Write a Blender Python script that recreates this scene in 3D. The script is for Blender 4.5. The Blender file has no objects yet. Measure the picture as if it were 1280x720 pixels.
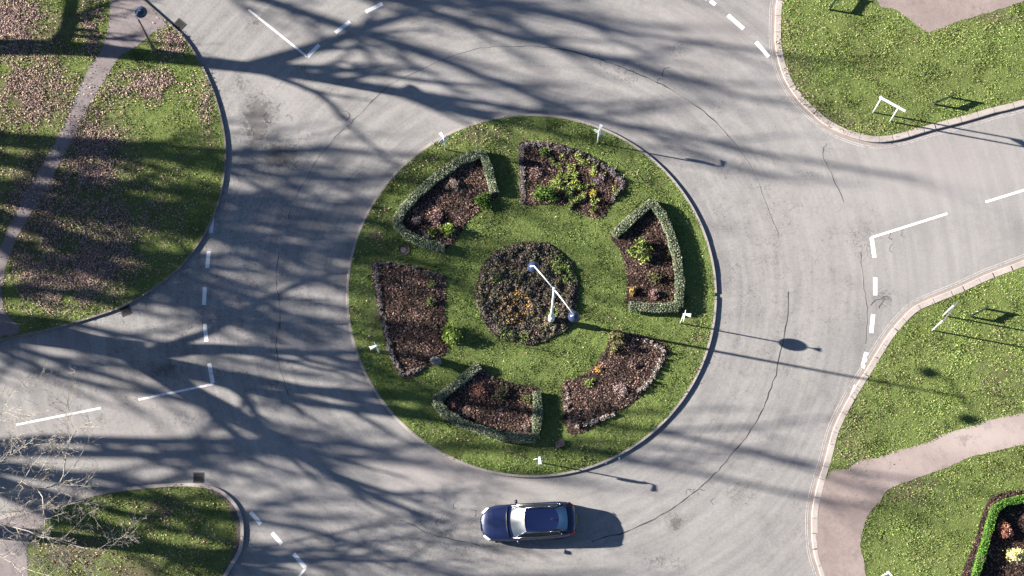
import bpy, math, random
import numpy as np
from mathutils import Vector, Matrix
from mathutils.geometry import delaunay_2d_cdt
random.seed(7); rng = np.random.default_rng(11)
SC = bpy.context.scene; COL = SC.collection
# ------------------------------------------------------------------ camera
FPX = 3000.0; DIST = 120.6; TILT = math.radians(10.7)
cam = bpy.data.cameras.new('camera'); co = bpy.data.objects.new('camera', cam); COL.objects.link(co)
cam.sensor_width = 36; cam.lens = 36*FPX/1280; cam.clip_end = 3000; cam.clip_start = 1
co.location = (0, -DIST*math.sin(TILT), DIST*math.cos(TILT)); co.rotation_euler = (TILT, 0, 0)
SC.camera = co
CL = Vector(co.location); FW = Vector((0, math.sin(TILT), -math.cos(TILT))); UP = Vector((0, math.cos(TILT), math.sin(TILT)))
# ------------------------------------------------------------------ light
SUN_EL = math.radians(22.0); SH = math.radians(-10.8)      # shadows run along SH
w = bpy.data.worlds.new('World'); SC.world = w; w.use_nodes = True
nt = w.node_tree; sky = nt.nodes.new('ShaderNodeTexSky'); sky.sky_type = 'NISHITA'; sky.sun_disc = False
sky.sun_elevation = SUN_EL; sky.air_density = .55; sky.dust_density = .25; sky.ozone_density = 2.0
sdir = Vector((-math.cos(SH)*math.cos(SUN_EL), -math.sin(SH)*math.cos(SUN_EL), math.sin(SUN_EL)))  # towards the sun
sky.sun_rotation = math.atan2(sdir.x, sdir.y)
nt.links.new(sky.outputs[0], nt.nodes['Background'].inputs[0]); nt.nodes['Background'].inputs[1].default_value = 0.05
sl = bpy.data.lights.new('sun', 'SUN'); sl.energy = 5.0; sl.angle = math.radians(0.6); sl.color = (1.0, 0.945, 0.875)
so = bpy.data.objects.new('sun', sl); COL.objects.link(so); so.rotation_euler = sdir.to_track_quat('Z', 'Y').to_euler(); so.location = sdir*60
SC.view_settings.view_transform = 'Standard'; SC.view_settings.look = 'None'; SC.view_settings.gamma = 1
SC.view_settings.use_curve_mapping = False
SC.view_settings.exposure = 2.22
SC.render.engine = 'CYCLES'; SC.cycles.max_bounces = 5
# ------------------------------------------------------------------ basic helpers
def P(px, py, z=0.0):
    d = Vector((1, 0, 0))*(px-640) + UP*(360-py) + FW*FPX
    t = (z-CL.z)/d.z
    return CL + d*t
GZ = 0.11                                   # level of the lawns
def PG(pts, z=GZ): return [P(x, y, z).xy.copy() for x, y in pts]
def smooth(pts, closed=True, n=5):
    pts = [Vector(p) for p in pts]; N = len(pts); out = []
    rngN = N if closed else N-1
    for i in range(rngN):
        if closed: p0, p1, p2, p3 = pts[i-1], pts[i], pts[(i+1) % N], pts[(i+2) % N]
        else: p0, p1, p2, p3 = pts[max(i-1, 0)], pts[i], pts[i+1], pts[min(i+2, N-1)]
        for k in range(n):
            t = k/n
            out.append(0.5*((2*p1)+(p2-p0)*t+(2*p0-5*p1+4*p2-p3)*t*t+(3*p1-p0-3*p2+p3)*t**3))
    if not closed: out.append(pts[-1])
    return out
def inpoly(X, Y, poly):
    poly = np.array([(p[0], p[1]) for p in poly]); inside = np.zeros(len(X), bool)
    x0, y0 = poly[-1]
    for x1, y1 in poly:
        if y0 != y1:
            c = ((y1 > Y) != (y0 > Y)) & (X < (x0-x1)*(Y-y1)/(y0-y1)+x1)
            inside ^= c
        x0, y0 = x1, y1
    return inside
def segdist(X, Y, poly, closed=True):
    d = np.full(len(X), 1e9); pts = [(p[0], p[1]) for p in poly]
    rr = range(len(pts)) if closed else range(1, len(pts))
    for i in rr:
        ax, ay = pts[i-1]; bx, by = pts[i]; vx, vy = bx-ax, by-ay; L = vx*vx+vy*vy+1e-9
        t = np.clip(((X-ax)*vx+(Y-ay)*vy)/L, 0, 1)
        d = np.minimum(d, np.hypot(X-ax-t*vx, Y-ay-t*vy))
    return d
def npmesh(name, V, F, mat, parent=None, col=None, smooth_=False, attrs=None, loc=None):
    """F: (n,k) array of equal sized faces, or list of such arrays"""
    Fs = F if isinstance(F, list) else [F]
    Fs = [np.asarray(f, dtype=np.int32) for f in Fs if len(f)]
    m = bpy.data.meshes.new(name); V = np.asarray(V, dtype=np.float32)
    m.vertices.add(len(V)); m.vertices.foreach_set('co', V.ravel())
    lv = np.concatenate([f.ravel() for f in Fs]); tot = np.concatenate([np.full(len(f), f.shape[1], np.int32) for f in Fs])
    st = np.concatenate([[0], np.cumsum(tot)[:-1]]).astype(np.int32)
    m.loops.add(len(lv)); m.loops.foreach_set('vertex_index', lv)
    m.polygons.add(len(tot)); m.polygons.foreach_set('loop_start', st); m.polygons.foreach_set('loop_total', tot)
    if smooth_: m.polygons.foreach_set('use_smooth', np.ones(len(tot), bool))
    m.update(calc_edges=True); m.validate()
    if col is not None:
        a = m.color_attributes.new('col', 'FLOAT_COLOR', 'POINT')
        c = np.ones((len(V), 4), np.float32); c[:, :3] = col; a.data.foreach_set('color', c.ravel())
    for k, v in (attrs or {}).items():
        a = m.attributes.new(k, 'FLOAT', 'POINT'); a.data.foreach_set('value', np.asarray(v, np.float32))
    if mat: m.materials.append(mat)
    o = bpy.data.objects.new(name, m); COL.objects.link(o)
    if parent: o.parent = parent
    return o
def tag(o, label=None, cat=None, group=None, kind=None):
    if label: o['label'] = label
    if cat: o['category'] = cat
    if group: o['group'] = group
    if kind: o['kind'] = kind
    return o
def thing(name, label, cat, loc=(0, 0, 0), rz=0, group=None):
    o = bpy.data.objects.new(name, None); COL.objects.link(o); o.empty_display_size = .3
    o.location = loc; o.rotation_euler = (0, 0, rz)
    return tag(o, label, cat, group)
def dup(o, loc, rz=0, scale=1, label=None, group=None):
    r = o.copy(); COL.objects.link(r); r.location = loc; r.rotation_euler = (0, 0, rz); r.scale = (scale,)*3
    if label: r['label'] = label
    if group: r['group'] = group
    for ch in list(o.children):
        c = ch.copy(); COL.objects.link(c); c.parent = r
        for g in ch.children:
            d = g.copy(); COL.objects.link(d); d.parent = c
    return r
class MB:
    """collects solids into one mesh"""
    def __init__(s): s.v = []; s.f = []
    def add(s, V, F):
        b = len(s.v); s.v += [tuple(v) for v in V]; s.f += [tuple(i+b for i in f) for f in F]; return s
    def box(s, c, d, rz=0, M=None):
        x, y, z = d[0]/2, d[1]/2, d[2]/2; R = Matrix.Rotation(rz, 3, 'Z') if M is None else M
        V = [Vector(c)+R @ Vector((a*x, b*y, e*z)) for a in (-1, 1) for b in (-1, 1) for e in (-1, 1)]
        return s.add(V, [(0, 1, 3, 2), (4, 6, 7, 5), (0, 4, 5, 1), (2, 3, 7, 6), (0, 2, 6, 4), (1, 5, 7, 3)])
    def tube(s, pts, rad, n=10, cap=True):
        pts = [Vector(p) for p in pts]; rad = rad if hasattr(rad, '__len__') else [rad]*len(pts)
        V = []; F = []; prev = None
        for i, p in enumerate(pts):
            t = (pts[min(i+1, len(pts)-1)]-pts[max(i-1, 0)]).normalized()
            a = Vector((1, 0, 0)) if abs(t.x) < .8 else Vector((0, 1, 0))
            if prev is not None: a = prev
            u = (a-t*a.dot(t)).normalized(); v = t.cross(u); prev = u
            V += [p+(u*math.cos(2*math.pi*k/n)+v*math.sin(2*math.pi*k/n))*rad[i] for k in range(n)]
        for i in range(len(pts)-1):
            for k in range(n): F.append((i*n+k, i*n+(k+1) % n, (i+1)*n+(k+1) % n, (i+1)*n+k))
        if cap: F.append(tuple(range(n))[::-1]); F.append(tuple(range((len(pts)-1)*n, len(pts)*n)))
        return s.add(V, F)
    def lathe(s, prof, n=24, c=(0, 0, 0), M=None):
        V = []; F = []; c = Vector(c); M = M or Matrix.Identity(3)
        for r, z in prof: V += [c+M @ Vector((r*math.cos(2*math.pi*k/n), r*math.sin(2*math.pi*k/n), z)) for k in range(n)]
        for i in range(len(prof)-1):
            for k in range(n): F.append((i*n+k, i*n+(k+1) % n, (i+1)*n+(k+1) % n, (i+1)*n+k))
        return s.add(V, F)
    def prism(s, poly, z0, z1):
        n = len(poly); V = [(p[0], p[1], z0) for p in poly]+[(p[0], p[1], z1) for p in poly]
        F = [tuple(range(n))[::-1], tuple(range(n, 2*n))]+[(k, (k+1) % n, n+(k+1) % n, n+k) for k in range(n)]
        return s.add(V, F)
    def build(s, name, mat, parent=None, sm=False, bevel=0):
        m = bpy.data.meshes.new(name); m.from_pydata(s.v, [], s.f); m.update()
        m.materials.append(mat)
        if sm: m.polygons.foreach_set('use_smooth', [True]*len(m.polygons))
        o = bpy.data.objects.new(name, m); COL.objects.link(o)
        if parent: o.parent = parent
        if bevel:
            b = o.modifiers.new('bevel', 'BEVEL'); b.width = bevel; b.segments = 2; b.limit_method = 'ANGLE'
        return o
# ------------------------------------------------------------------ materials
class NT:
    def __init__(s, name):
        s.m = bpy.data.materials.new(name); s.m.use_nodes = True; s.t = s.m.node_tree
        s.b = s.t.nodes['Principled BSDF']; s.b.inputs['Specular IOR Level'].default_value = .3
        s.g = s.n('ShaderNodeNewGeometry').outputs['Position']
    def n(s, k, **kw):
        x = s.t.nodes.new(k)
        for a, b in kw.items(): setattr(x, a, b)
        return x
    def inp(s, sock, v):
        if hasattr(v, 'links') or isinstance(v, bpy.types.NodeSocket): s.t.links.new(v, sock)
        else:
            sock.default_value = (*v, 1) if hasattr(v, '__len__') and len(v) == 3 and sock.type == 'RGBA' else v
    def noise(s, scale, detail=4, rough=.6, vec=None, dim='3D'):
        x = s.n('ShaderNodeTexNoise'); s.inp(x.inputs['Vector'], vec or s.g); x.inputs['Scale'].default_value = scale
        x.inputs['Detail'].default_value = detail; x.inputs['Roughness'].default_value = rough; return x.outputs['Fac']
    def ramp(s, v, lo, hi, a=0., b=1.):
        x = s.n('ShaderNodeMapRange'); s.inp(x.inputs[0], v); x.inputs[1].default_value = lo; x.inputs[2].default_value = hi
        x.inputs[3].default_value = a; x.inputs[4].default_value = b; return x.outputs[0]
    def math(s, op, a, b=0.):
        x = s.n('ShaderNodeMath', operation=op); s.inp(x.inputs[0], a); s.inp(x.inputs[1], b); return x.outputs[0]
    def mix(s, f, a, b, mode='MIX'):
        x = s.n('ShaderNodeMix', data_type='RGBA', blend_type=mode); s.inp(x.inputs[0], f); s.inp(x.inputs[6], a); s.inp(x.inputs[7], b); return x.outputs[2]
    def attr(s, name, out='Fac'): return s.n('ShaderNodeAttribute', attribute_name=name).outputs[out]
    def bump(s, h, st=.5, dist=.02):
        x = s.n('ShaderNodeBump'); s.inp(x.inputs['Height'], h); x.inputs['Strength'].default_value = st; x.inputs['Distance'].default_value = dist
        s.t.links.new(x.outputs[0], s.b.inputs['Normal'])
    def done(s, col, rough=.9, **kw):
        s.inp(s.b.inputs['Base Color'], col); s.inp(s.b.inputs['Roughness'], rough)
        for k, v in kw.items(): s.inp(s.b.inputs[k.replace('_', ' ')], v)
        return s.m
def plain(name, col, rough=.6, var=.12, scale=8, **kw):
    t = NT(name); n = t.noise(scale); dark = tuple(c*(1-var*1.6) for c in col)
    return t.done(t.mix(t.ramp(n, .3, .7), dark, col), rough, **kw)
def foliage(name, rough=.75, gain=1.0):
    t = NT(name); c = t.attr('col', 'Color')
    if gain != 1: c = t.mix(1., c, (gain,)*3, 'MULTIPLY')
    return t.done(c, rough, **{'Specular_IOR_Level': .2})
# asphalt ---------------------------------------------------------
ISL = P(664.5, 366.5, 0.05)
def asphalt():
    t = NT('asphalt')
    big = t.noise(.22, 3); mid = t.noise(1.1, 5, .65); fine = t.noise(6, 6, .8); grit = t.noise(15, 5, .85)
    # circulating tyre streaks
    vs = t.n('ShaderNodeVectorMath', operation='SUBTRACT'); t.inp(vs.inputs[0], t.g); vs.inputs[1].default_value = (ISL.x, ISL.y, 0)
    sx = t.n('ShaderNodeSeparateXYZ'); t.inp(sx.inputs[0], vs.outputs[0])
    r = t.math('SQRT', t.math('ADD', t.math('MULTIPLY', sx.outputs[0], sx.outputs[0]), t.math('MULTIPLY', sx.outputs[1], sx.outputs[1])))
    th = t.math('ARCTAN2', sx.outputs[1], sx.outputs[0])
    cb = t.n('ShaderNodeCombineXYZ'); t.inp(cb.inputs[0], t.math('MULTIPLY', r, 1.7)); t.inp(cb.inputs[1], t.math('MULTIPLY', th, 2.2))
    streak = t.noise(1.3, 5, .6, cb.outputs[0])
    c = t.mix(t.ramp(big, .35, .65), (.143, .137, .132), (.186, .177, .168))
    c = t.mix(t.ramp(mid, .38, .62, 0, .55), c, (.122, .117, .113))
    c = t.mix(t.ramp(streak, .38, .62, 0, .75), c, (.232, .219, .206))
    c = t.mix(t.ramp(fine, .45, .66, .0, .5), c, (.105, .10, .097))
    c = t.mix(t.ramp(grit, .46, .64, .0, .6), c, (.27, .25, .232))
    jt = t.noise(.9, 2); c = t.mix(t.ramp(t.noise(.5, 6, .75), .52, .62, 0, .28), c, (.105, .098, .092))
    # attribute driven stains and tone patches
    pale = t.attr('pale'); c = t.mix(t.math('MULTIPLY', pale, .55), c, (.27, .255, .242))
    pink = t.attr('pink'); c = t.mix(t.math('MULTIPLY', pink, .6), c, (.235, .205, .19))
    st = t.attr('stain'); sp = t.noise(3.2, 9, .86)
    k = t.ramp(t.math('ADD', t.math('MULTIPLY', st, .27), sp), .68, .72)
    c = t.mix(t.math('MULTIPLY', k, .68), c, (.060, .053, .048))
    vo = t.n('ShaderNodeTexVoronoi', feature='DISTANCE_TO_EDGE'); vd = t.n('ShaderNodeVectorMath', operation='ADD'); nn_ = t.n('ShaderNodeTexNoise'); t.inp(nn_.inputs['Vector'], t.g); nn_.inputs['Scale'].default_value = 3.
    t.inp(vd.inputs[0], t.g); t.inp(vd.inputs[1], nn_.outputs['Color']); t.inp(vo.inputs['Vector'], vd.outputs[0]); vo.inputs['Scale'].default_value = 2.6
    ck = t.math('MULTIPLY', t.ramp(vo.outputs['Distance'], .015, .045, 1, 0), t.ramp(t.math('ADD', st, t.math('MULTIPLY', mid, 1.2)), .78, 1.0))
    c = t.mix(t.math('MULTIPLY', ck, .6), c, (.06, .056, .054))
    dk = t.attr('dark_patch'); c = t.mix(t.math('MULTIPLY', dk, t.ramp(mid, .3, .6, .3, .75)), c, (.075, .068, .062))
    t.bump(t.math('ADD', t.math('MULTIPLY', fine, .5), grit), .55, .012)
    return t.done(c, .86)
def lawn():
    t = NT('lawn')
    a = t.noise(.55, 4, .6); b = t.noise(3.5, 5, .7); c_ = t.noise(16, 5, .8)
    c = t.mix(t.ramp(a, .35, .65), (.072, .102, .024), (.105, .136, .036))
    c = t.mix(t.ramp(b, .35, .7, 0, .6), c, (.062, .078, .020))
    c = t.mix(t.ramp(c_, .40, .68, 0, .8), c, (.150, .178, .060))
    so = t.attr('soil'); k = t.ramp(t.math('ADD', t.math('MULTIPLY', so, .5), b), .62, .85)
    c = t.mix(t.math('MULTIPLY', k, .85), c, (.085, .066, .046))
    t.bump(t.math('ADD', b, t.math('MULTIPLY', c_, 1.5)), (.6), .05)
    return t.done(c, .95, Specular_IOR_Level=.1)
def soilm(name, c1, c2, c3):
    t = NT(name); a = t.noise(2.2, 5, .7); b = t.noise(13, 6, .8)
    c = t.mix(t.ramp(a, .35, .65), c1, c2); c = t.mix(t.ramp(b, .48, .66), c, c3)
    t.bump(b, 1., .08); return t.done(c, .95, Specular_IOR_Level=.1)
def pathm(name='path_tarmac', g_=1.):
    t = NT(name); a = t.noise(.6, 4); b = t.noise(5, 6, .75); g = t.noise(38, 3, .8); x = t.noise(1.9, 5, .7)
    c = t.mix(t.ramp(a, .35, .65), (.172, .132, .118), (.215, .170, .153))
    c = t.mix(t.ramp(b, .45, .62, 0, .6), c, (.140, .110, .10)); c = t.mix(t.ramp(g, .45, .75, 0, .6), c, (.31, .26, .235))
    c = t.mix(t.math('MULTIPLY', t.attr('pale'), .7), c, (.36, .30, .27))
    c = t.mix(t.ramp(x, .54, .66, 0, .5), c, (.12, .10, .088))
    if g_ != 1.: c = t.mix(1., c, (g_*.93, g_, g_*1.08), 'MULTIPLY')
    t.bump(g, .4, .01); return t.done(c, .9)
def kerbm(name, base, dirt):
    t = NT(name); a = t.noise(1.4, 4); b = t.noise(11, 6, .8)
    c = t.mix(t.ramp(a, .35, .65, 0, .7), base, dirt); c = t.mix(t.ramp(b, .42, .7, 0, .6), c, tuple(x*.6 for x in base))
    t.bump(b, .6, .012); return t.done(c, .85)
def paint(name, wear=.0, pc=(.80, .79, .76)):
    t = NT(name); b = t.noise(7, 6, .8); a = t.noise(.9, 3)
    k = t.ramp(t.math('ADD', b, t.math('MULTIPLY', a, .35)), .80-wear, .90-wear)
    c = t.mix(k, pc, (.20, .19, .18)); return t.done(c, .7)
M_ASPH = asphalt(); M_LAWN = lawn(); M_PATH = pathm(); M_PATHG = pathm('old_path_tarmac', .82)
M_SOIL = soilm('bed_soil', (.022, .016, .013), (.034, .024, .020), (.060, .044, .036))
M_MUDDY = soilm('gutter_dirt', (.085, .070, .060), (.120, .100, .085), (.06, .052, .042))
M_KERB = kerbm('kerb_concrete', (.30, .26, .235), (.20, .175, .155)); M_KERBD = kerbm('kerb_mossy', (.16, .14, .12), (.10, .09, .07)); M_KERBW = kerbm('kerb_stone', (.35, .305, .272), (.25, .215, .19))
M_PAINT = paint('road_paint', .0); M_FADED = paint('faded_paint', .14, (.36, .33, .305)); M_WORN = paint('worn_paint', .07, (.56, .55, .54))
M_TAR = plain('tar_seam', (.045, .042, .042), .8, .3, 6)
M_LEAF = foliage('leaf_foliage'); M_LITTER = foliage('fallen_leaf'); M_GRASS = foliage('grass_blade')
def bark(name, a, b_):
    t = NT(name); n = t.noise(3, 6, .7); f = t.noise(18, 4, .7)
    c = t.mix(t.ramp(n, .35, .65), a, b_); t.bump(f, .8, .03); return t.done(c, .9)
M_BARK = bark('bark', (.20, .165, .13), (.34, .29, .235)); M_BARKP = bark('pale_bark', (.22, .19, .155), (.38, .34, .29))
M_WHITE = plain('white_paint', (.70, .70, .68), .5, .18); M_SIGNBACK = plain('sign_grey', (.62, .63, .64), .5, .06)
M_BLUE = plain('sign_blue', (.02, .10, .42), .45, .05); M_GREEN = plain('dark_green_paint', (.018, .032, .022), .5, .2)
M_PITBLACK = plain('pit_black', (.018, .018, .02), .35, .2); M_IRON = plain('cast_iron', (.05, .047, .044), .7, .3, 20)
M_HOOD = plain('lamp_hood', (.025, .035, .075), .22, .15); M_GLASSW = plain('opal_glass', (.6, .62, .62), .25, .03)
M_GREY = plain('galvanised', (.42, .44, .45), .5, .1); M_WOODD = plain('brown_timber', (.14, .10, .085), .8, .25, 15)
M_ROCK = plain('grey_rock', (.20, .185, .17), .9, .3, 9)
# ------------------------------------------------------------------ sheets
def cdt_sheet(name, poly, step, z, mat, parent=None, holes=(), zf=None, attrs=None):
    xs = [p[0] for p in poly]; ys = [p[1] for p in poly]
    gx, gy = np.meshgrid(np.arange(min(xs), max(xs), step), np.arange(min(ys), max(ys), step))
    X = gx.ravel()+rng.uniform(-.2, .2, gx.size)*step; Y = gy.ravel()+rng.uniform(-.2, .2, gx.size)*step
    k = inpoly(X, Y, poly) & (segdist(X, Y, poly) > step*.4); X = X[k]; Y = Y[k]
    pts = [Vector((p[0], p[1])) for p in poly]; n = len(pts)
    ed = [(i, (i+1) % n) for i in range(n)]
    vs, es, fs, *_ = delaunay_2d_cdt(pts+[Vector((a, b)) for a, b in zip(X, Y)], ed, [], 1, 1e-5)
    V = np.array([(v.x, v.y) for v in vs]); Z = np.full(len(V), z)
    if zf is not None: Z = Z+zf(V[:, 0], V[:, 1])
    F = []
    for f in fs:
        a, b, c = f[:3]
        ar = (V[b][0]-V[a][0])*(V[c][1]-V[a][1])-(V[c][0]-V[a][0])*(V[b][1]-V[a][1])
        F.append((a, b, c) if ar > 0 else (a, c, b))
    at = {k: fn(V[:, 0], V[:, 1]) for k, fn in (attrs or {}).items()}
    return npmesh(name, np.column_stack([V, Z]), np.array(F), mat, parent, smooth_=True, attrs=at)
def blob(X, Y, lst, z=0.):
    out = np.zeros(len(X))
    for px, py, rx, ry, s in lst:
        c = P(px, py, z); q = ((X-c.x)/(rx*.0402))**2+((Y-c.y)/(ry*.0402))**2
        out = np.maximum(out, s*np.exp(-q))
    return out
# big ground far beyond the picture
npmesh('ground', [(-700, -700, -.06), (700, -700, -.06), (700, 700, -.06), (-700, 700, -.06)], np.array([[0, 1, 2, 3]]), M_LAWN)['kind'] = 'structure'
# road sheet
gx, gy = np.meshgrid(np.arange(-62, 62.01, .25), np.arange(-44, 44.01, .25)); nx = gx.shape[1]; ny = gx.shape[0]
X = gx.ravel(); Y = gy.ravel()
idx = np.arange(nx*ny).reshape(ny, nx); RF = np.column_stack([idx[:-1, :-1].ravel(), idx[:-1, 1:].ravel(), idx[1:, 1:].ravel(), idx[1:, :-1].ravel()])
stain = blob(X, Y, [(240, 300, 260, 300, .42), (960, 330, 160, 300, .3), (560, 680, 200, 60, .4), (322, 150, 24, 45, 1.1), (350, 195, 34, 22, 1.1), (300, 105, 14, 14, .8), (318, 28, 18, 10, .8), (208, 462, 30, 14, .9), (235, 420, 40, 30, .55),
    (790, 92, 38, 16, .62), (745, 70, 30, 15, .5), (845, 654, 11, 12, 1.1), (1078, 300, 22, 30, .62), (1106, 372, 14, 14, .8), (345, 480, 14, 14, .6),
    (60, 470, 60, 30, .45), (225, 520, 30, 20, .5), (160, 495, 25, 20, .5), (560, 15, 30, 15, .4), (850, 60, 20, 20, .5), (830, 700, 30, 14, .6), (925, 610, 30, 30, .42),
    (40, 590, 80, 20, .4), (305, 660, 16, 30, .5), (1000, 640, 16, 40, .35), (300, 210, 14, 30, .6), (380, 90, 30, 20, .4)])
pale = blob(X, Y, [(345, 120, 30, 40, .8), (560, 110, 60, 30, .5), (300, 340, 40, 60, .5), (330, 600, 60, 60, .5), (1150, 230, 180, 60, .8), (1000, 200, 80, 120, .5), (1180, 320, 120, 60, .5), (800, 60, 120, 40, .5), (600, 625, 160, 20, .5), (930, 120, 60, 60, .4)])
dark_patch = blob(X, Y, [(320, 145, 20, 40, .35), (352, 198, 28, 16, .4), (845, 654, 9, 10, .5), (310, 690, 10, 30, .5), (303, 640, 8, 20, .5), (205, 465, 28, 12, .9), (225, 440, 30, 8, .8), (170, 480, 16, 8, .5), (1090, 372, 8, 26, .3), (292, 340, 8, 8, .0), (150, 622, 90, 12, .35)])  # patches mixed darker and browner into the asphalt
pink = blob(X, Y, [(530, 590, 70, 25, .7), (610, 605, 70, 16, .6), (880, 40, 60, 30, .6), (1020, 300, 60, 80, .35), (190, 500, 60, 30, .6), (120, 545, 120, 25, .5), (1180, 200, 100, 40, .5), (1010, 670, 14, 70, .3), (180, 615, 100, 8, .6)])
roado = npmesh('road', np.column_stack([X, Y, np.zeros(len(X))]), RF, M_ASPH, attrs={'stain': stain, 'pale': pale, 'dark_patch': dark_patch, 'pink': pink}); roado['kind'] = 'structure'
# verge outlines in photo pixels
NW = [(180, 0), (205, 22), (232, 48), (252, 80), (268, 115), (279, 155), (283, 190), (279, 230), (270, 265), (252, 300), (225, 335), (190, 363), (150, 385), (100, 402), (50, 415), (0, 426),
      (-60, 440), (-400, 520), (-850, 620), (-870, -560), (-420, -560), (-100, -245), (100, -75), (150, -28)]
SW = [(305, 665), (301, 690), (288, 712), (262, 755), (200, 860), (60, 1150), (-870, 1180), (-850, 840), (-400, 735), (-60, 660), (20, 640), (70, 630), (110, 618), (150, 610), (200, 605), (240, 604), (270, 609), (291, 624), (302, 643)]
NE = [(971, 0), (969, 25), (969, 55), (974, 80), (983, 103), (998, 125), (1018, 145), (1035, 158), (1060, 170), (1090, 177.5), (1122, 175), (1160, 164), (1210, 151), (1247, 140), (1280, 132),
      (1500, 70), (2100, -95), (2150, -620), (1350, -620), (1060, -200), (985, -60)]
EA = [(1280, 325), (1235, 342), (1198, 359), (1159, 375), (1140, 385), (1116, 410), (1099, 435), (1082, 463), (1068, 485), (1054, 510), (1041, 538), (1032, 572), (1022, 605), (1015.5, 635), (1014.5, 660), (1017, 690),
      (1026, 720), (1050, 800), (1100, 930), (1200, 1180), (2150, 1180), (2150, 20), (1500, 240)]
NN = [(520, -70), (600, -95), (700, -98), (800, -85), (880, -75), (905, -100), (1000, -260), (1180, -620), (-180, -620), (300, -230), (440, -110), (480, -80)]
SS = [(440, 790), (560, 830), (680, 840), (800, 820), (900, 780), (940, 790), (960, 860), (1050, 1180), (260, 1180), (400, 850)]
def outline(px, sm=True):
    p = [Vector((a, b, 0)) for a, b in px]
    return PG([(v.x, v.y) for v in (smooth(p, True, 4) if sm else p)])
VERGES = dict(NW=outline(NW), SW=outline(SW), NE=outline(NE), EA=outline(EA), NN=outline(NN), SS=outline(SS))
NI = 128; RI = 231.0*.0402
VERGES['IS'] = [Vector((ISL.x+RI*math.cos(2*math.pi*k/NI)*1.002, ISL.y+RI*math.sin(2*math.pi*k/NI))) for k in range(NI)]
def offset(poly, d, closed=True):
    n = len(poly); out = []
    for i in range(n):
        a = poly[i-1] if (closed or i) else poly[i]; b = poly[(i+1) % n] if (closed or i < n-1) else poly[i]
        t = (b-a).normalized(); out.append(poly[i]+Vector((-t.y, t.x))*d)
    return out
def area(poly): return .5*sum(poly[i-1].x*poly[i].y-poly[i].x*poly[i-1].y for i in range(len(poly)))
for k in VERGES:
    if area(VERGES[k]) < 0: VERGES[k] = VERGES[k][::-1]          # counter-clockwise: inside is +offset
KW = dict(NW=.10, SW=.17, NE=.31, EA=.30, NN=.15, SS=.15, IS=.12)
KH = dict(NW=.118, IS=.116)
def soilfn(X, Y):
    s = blob(X, Y, [(467, 293, 9, 7, 1.3), (118, 185, 60, 60, .75), (50, 260, 60, 80, .9), (40, 120, 60, 50, .85), (120, 325, 50, 35, .75), (115, 215, 36, 36, .7), (15, 40, 40, 40, .85), (70, 40, 60, 40, .6), (190, 100, 30, 16, .6),
        (230, 195, 12, 7, 1.2), (262, 185, 10, 6, 1.2), (115, 350, 7, 6, 1.6), (200, 635, 25, 14, .8), (165, 715, 40, 14, 1.2), (90, 690, 60, 30, .8), (1250, 480, 40, 60, .45), (1230, 460, 30, 40, .2), (1000, 100, 20, 60, .5),
        (1055, 150, 40, 14, .6), (1060, 560, 20, 40, .5), (1140, 610, 40, 20, .7), (1240, 25, 40, 12, .8), (600, 170, 60, 14, .6), (470, 400, 14, 40, .5)], GZ)
    return s
for k, poly in VERGES.items():
    w_ = KW[k]; inner = offset(poly, w_-.02)
    o = cdt_sheet('lawn', inner, .45 if k in ('IS',) else .7, GZ, M_LAWN, attrs={'soil': soilfn},
        zf=(lambda X, Y: .22*np.clip(1-np.hypot(X-ISL.x, Y-ISL.y)/RI, 0, 1)**.8*0+.0) ); o['kind'] = 'structure'
    # kerb stones, block by block
    mb = MB(); L = 0; n = len(poly); inn = offset(poly, w_); out_ = poly
    i = 0; closed = poly+[poly[0]]; cin = inn+[inn[0]]
    # resample by length
    seg = [(closed[j+1]-closed[j]).length for j in range(n)]; tot = sum(seg); cum = np.concatenate([[0], np.cumsum(seg)])
    A = np.array([(p.x, p.y) for p in closed]); B = np.array([(p.x, p.y) for p in cin])
    def at(arr, s): return (np.interp(s, cum, arr[:, 0]), np.interp(s, cum, arr[:, 1]))
    s = 0.
    wide = w_ > .2
    while s < tot-.2:
        ln = random.uniform(.6, 1.15) if wide else .91
        g = random.choice([.02, .03, .06]) if wide else .008
        e = min(s+ln, tot); h = KH.get(k, .125)+random.uniform(-.006, .006)*(1.5 if wide else 1)
        sub = max(1, int((e-g-s)/.3)); ss = np.linspace(s, e-g, sub+1)
        # keep kerbs near the picture only
        c0 = at(A, s)
        if abs(c0[0]) < 48 and abs(c0[1]) < 36:
            V = []; F = []
            for q in ss:
                a = at(A, q); b = at(B, q); V += [(a[0], a[1], -.05), (a[0], a[1], h-.012), (a[0]+(b[0]-a[0])*.09, a[1]+(b[1]-a[1])*.09, h), (b[0], b[1], h), (b[0], b[1], -.05)]
            for q in range(sub):
                for r_ in range(4): F.append((q*5+r_, q*5+r_+1, (q+1)*5+r_+1, (q+1)*5+r_))
            F += [(0, 4, 3, 2, 1), tuple(sub*5+x for x in (0, 1, 2, 3, 4))]
            mb.add(V, F)
        s = e
    o = mb.build('kerb', M_KERBW if wide else (M_KERBD if k == 'NW' else M_KERB)); o['kind'] = 'structure'
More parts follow.
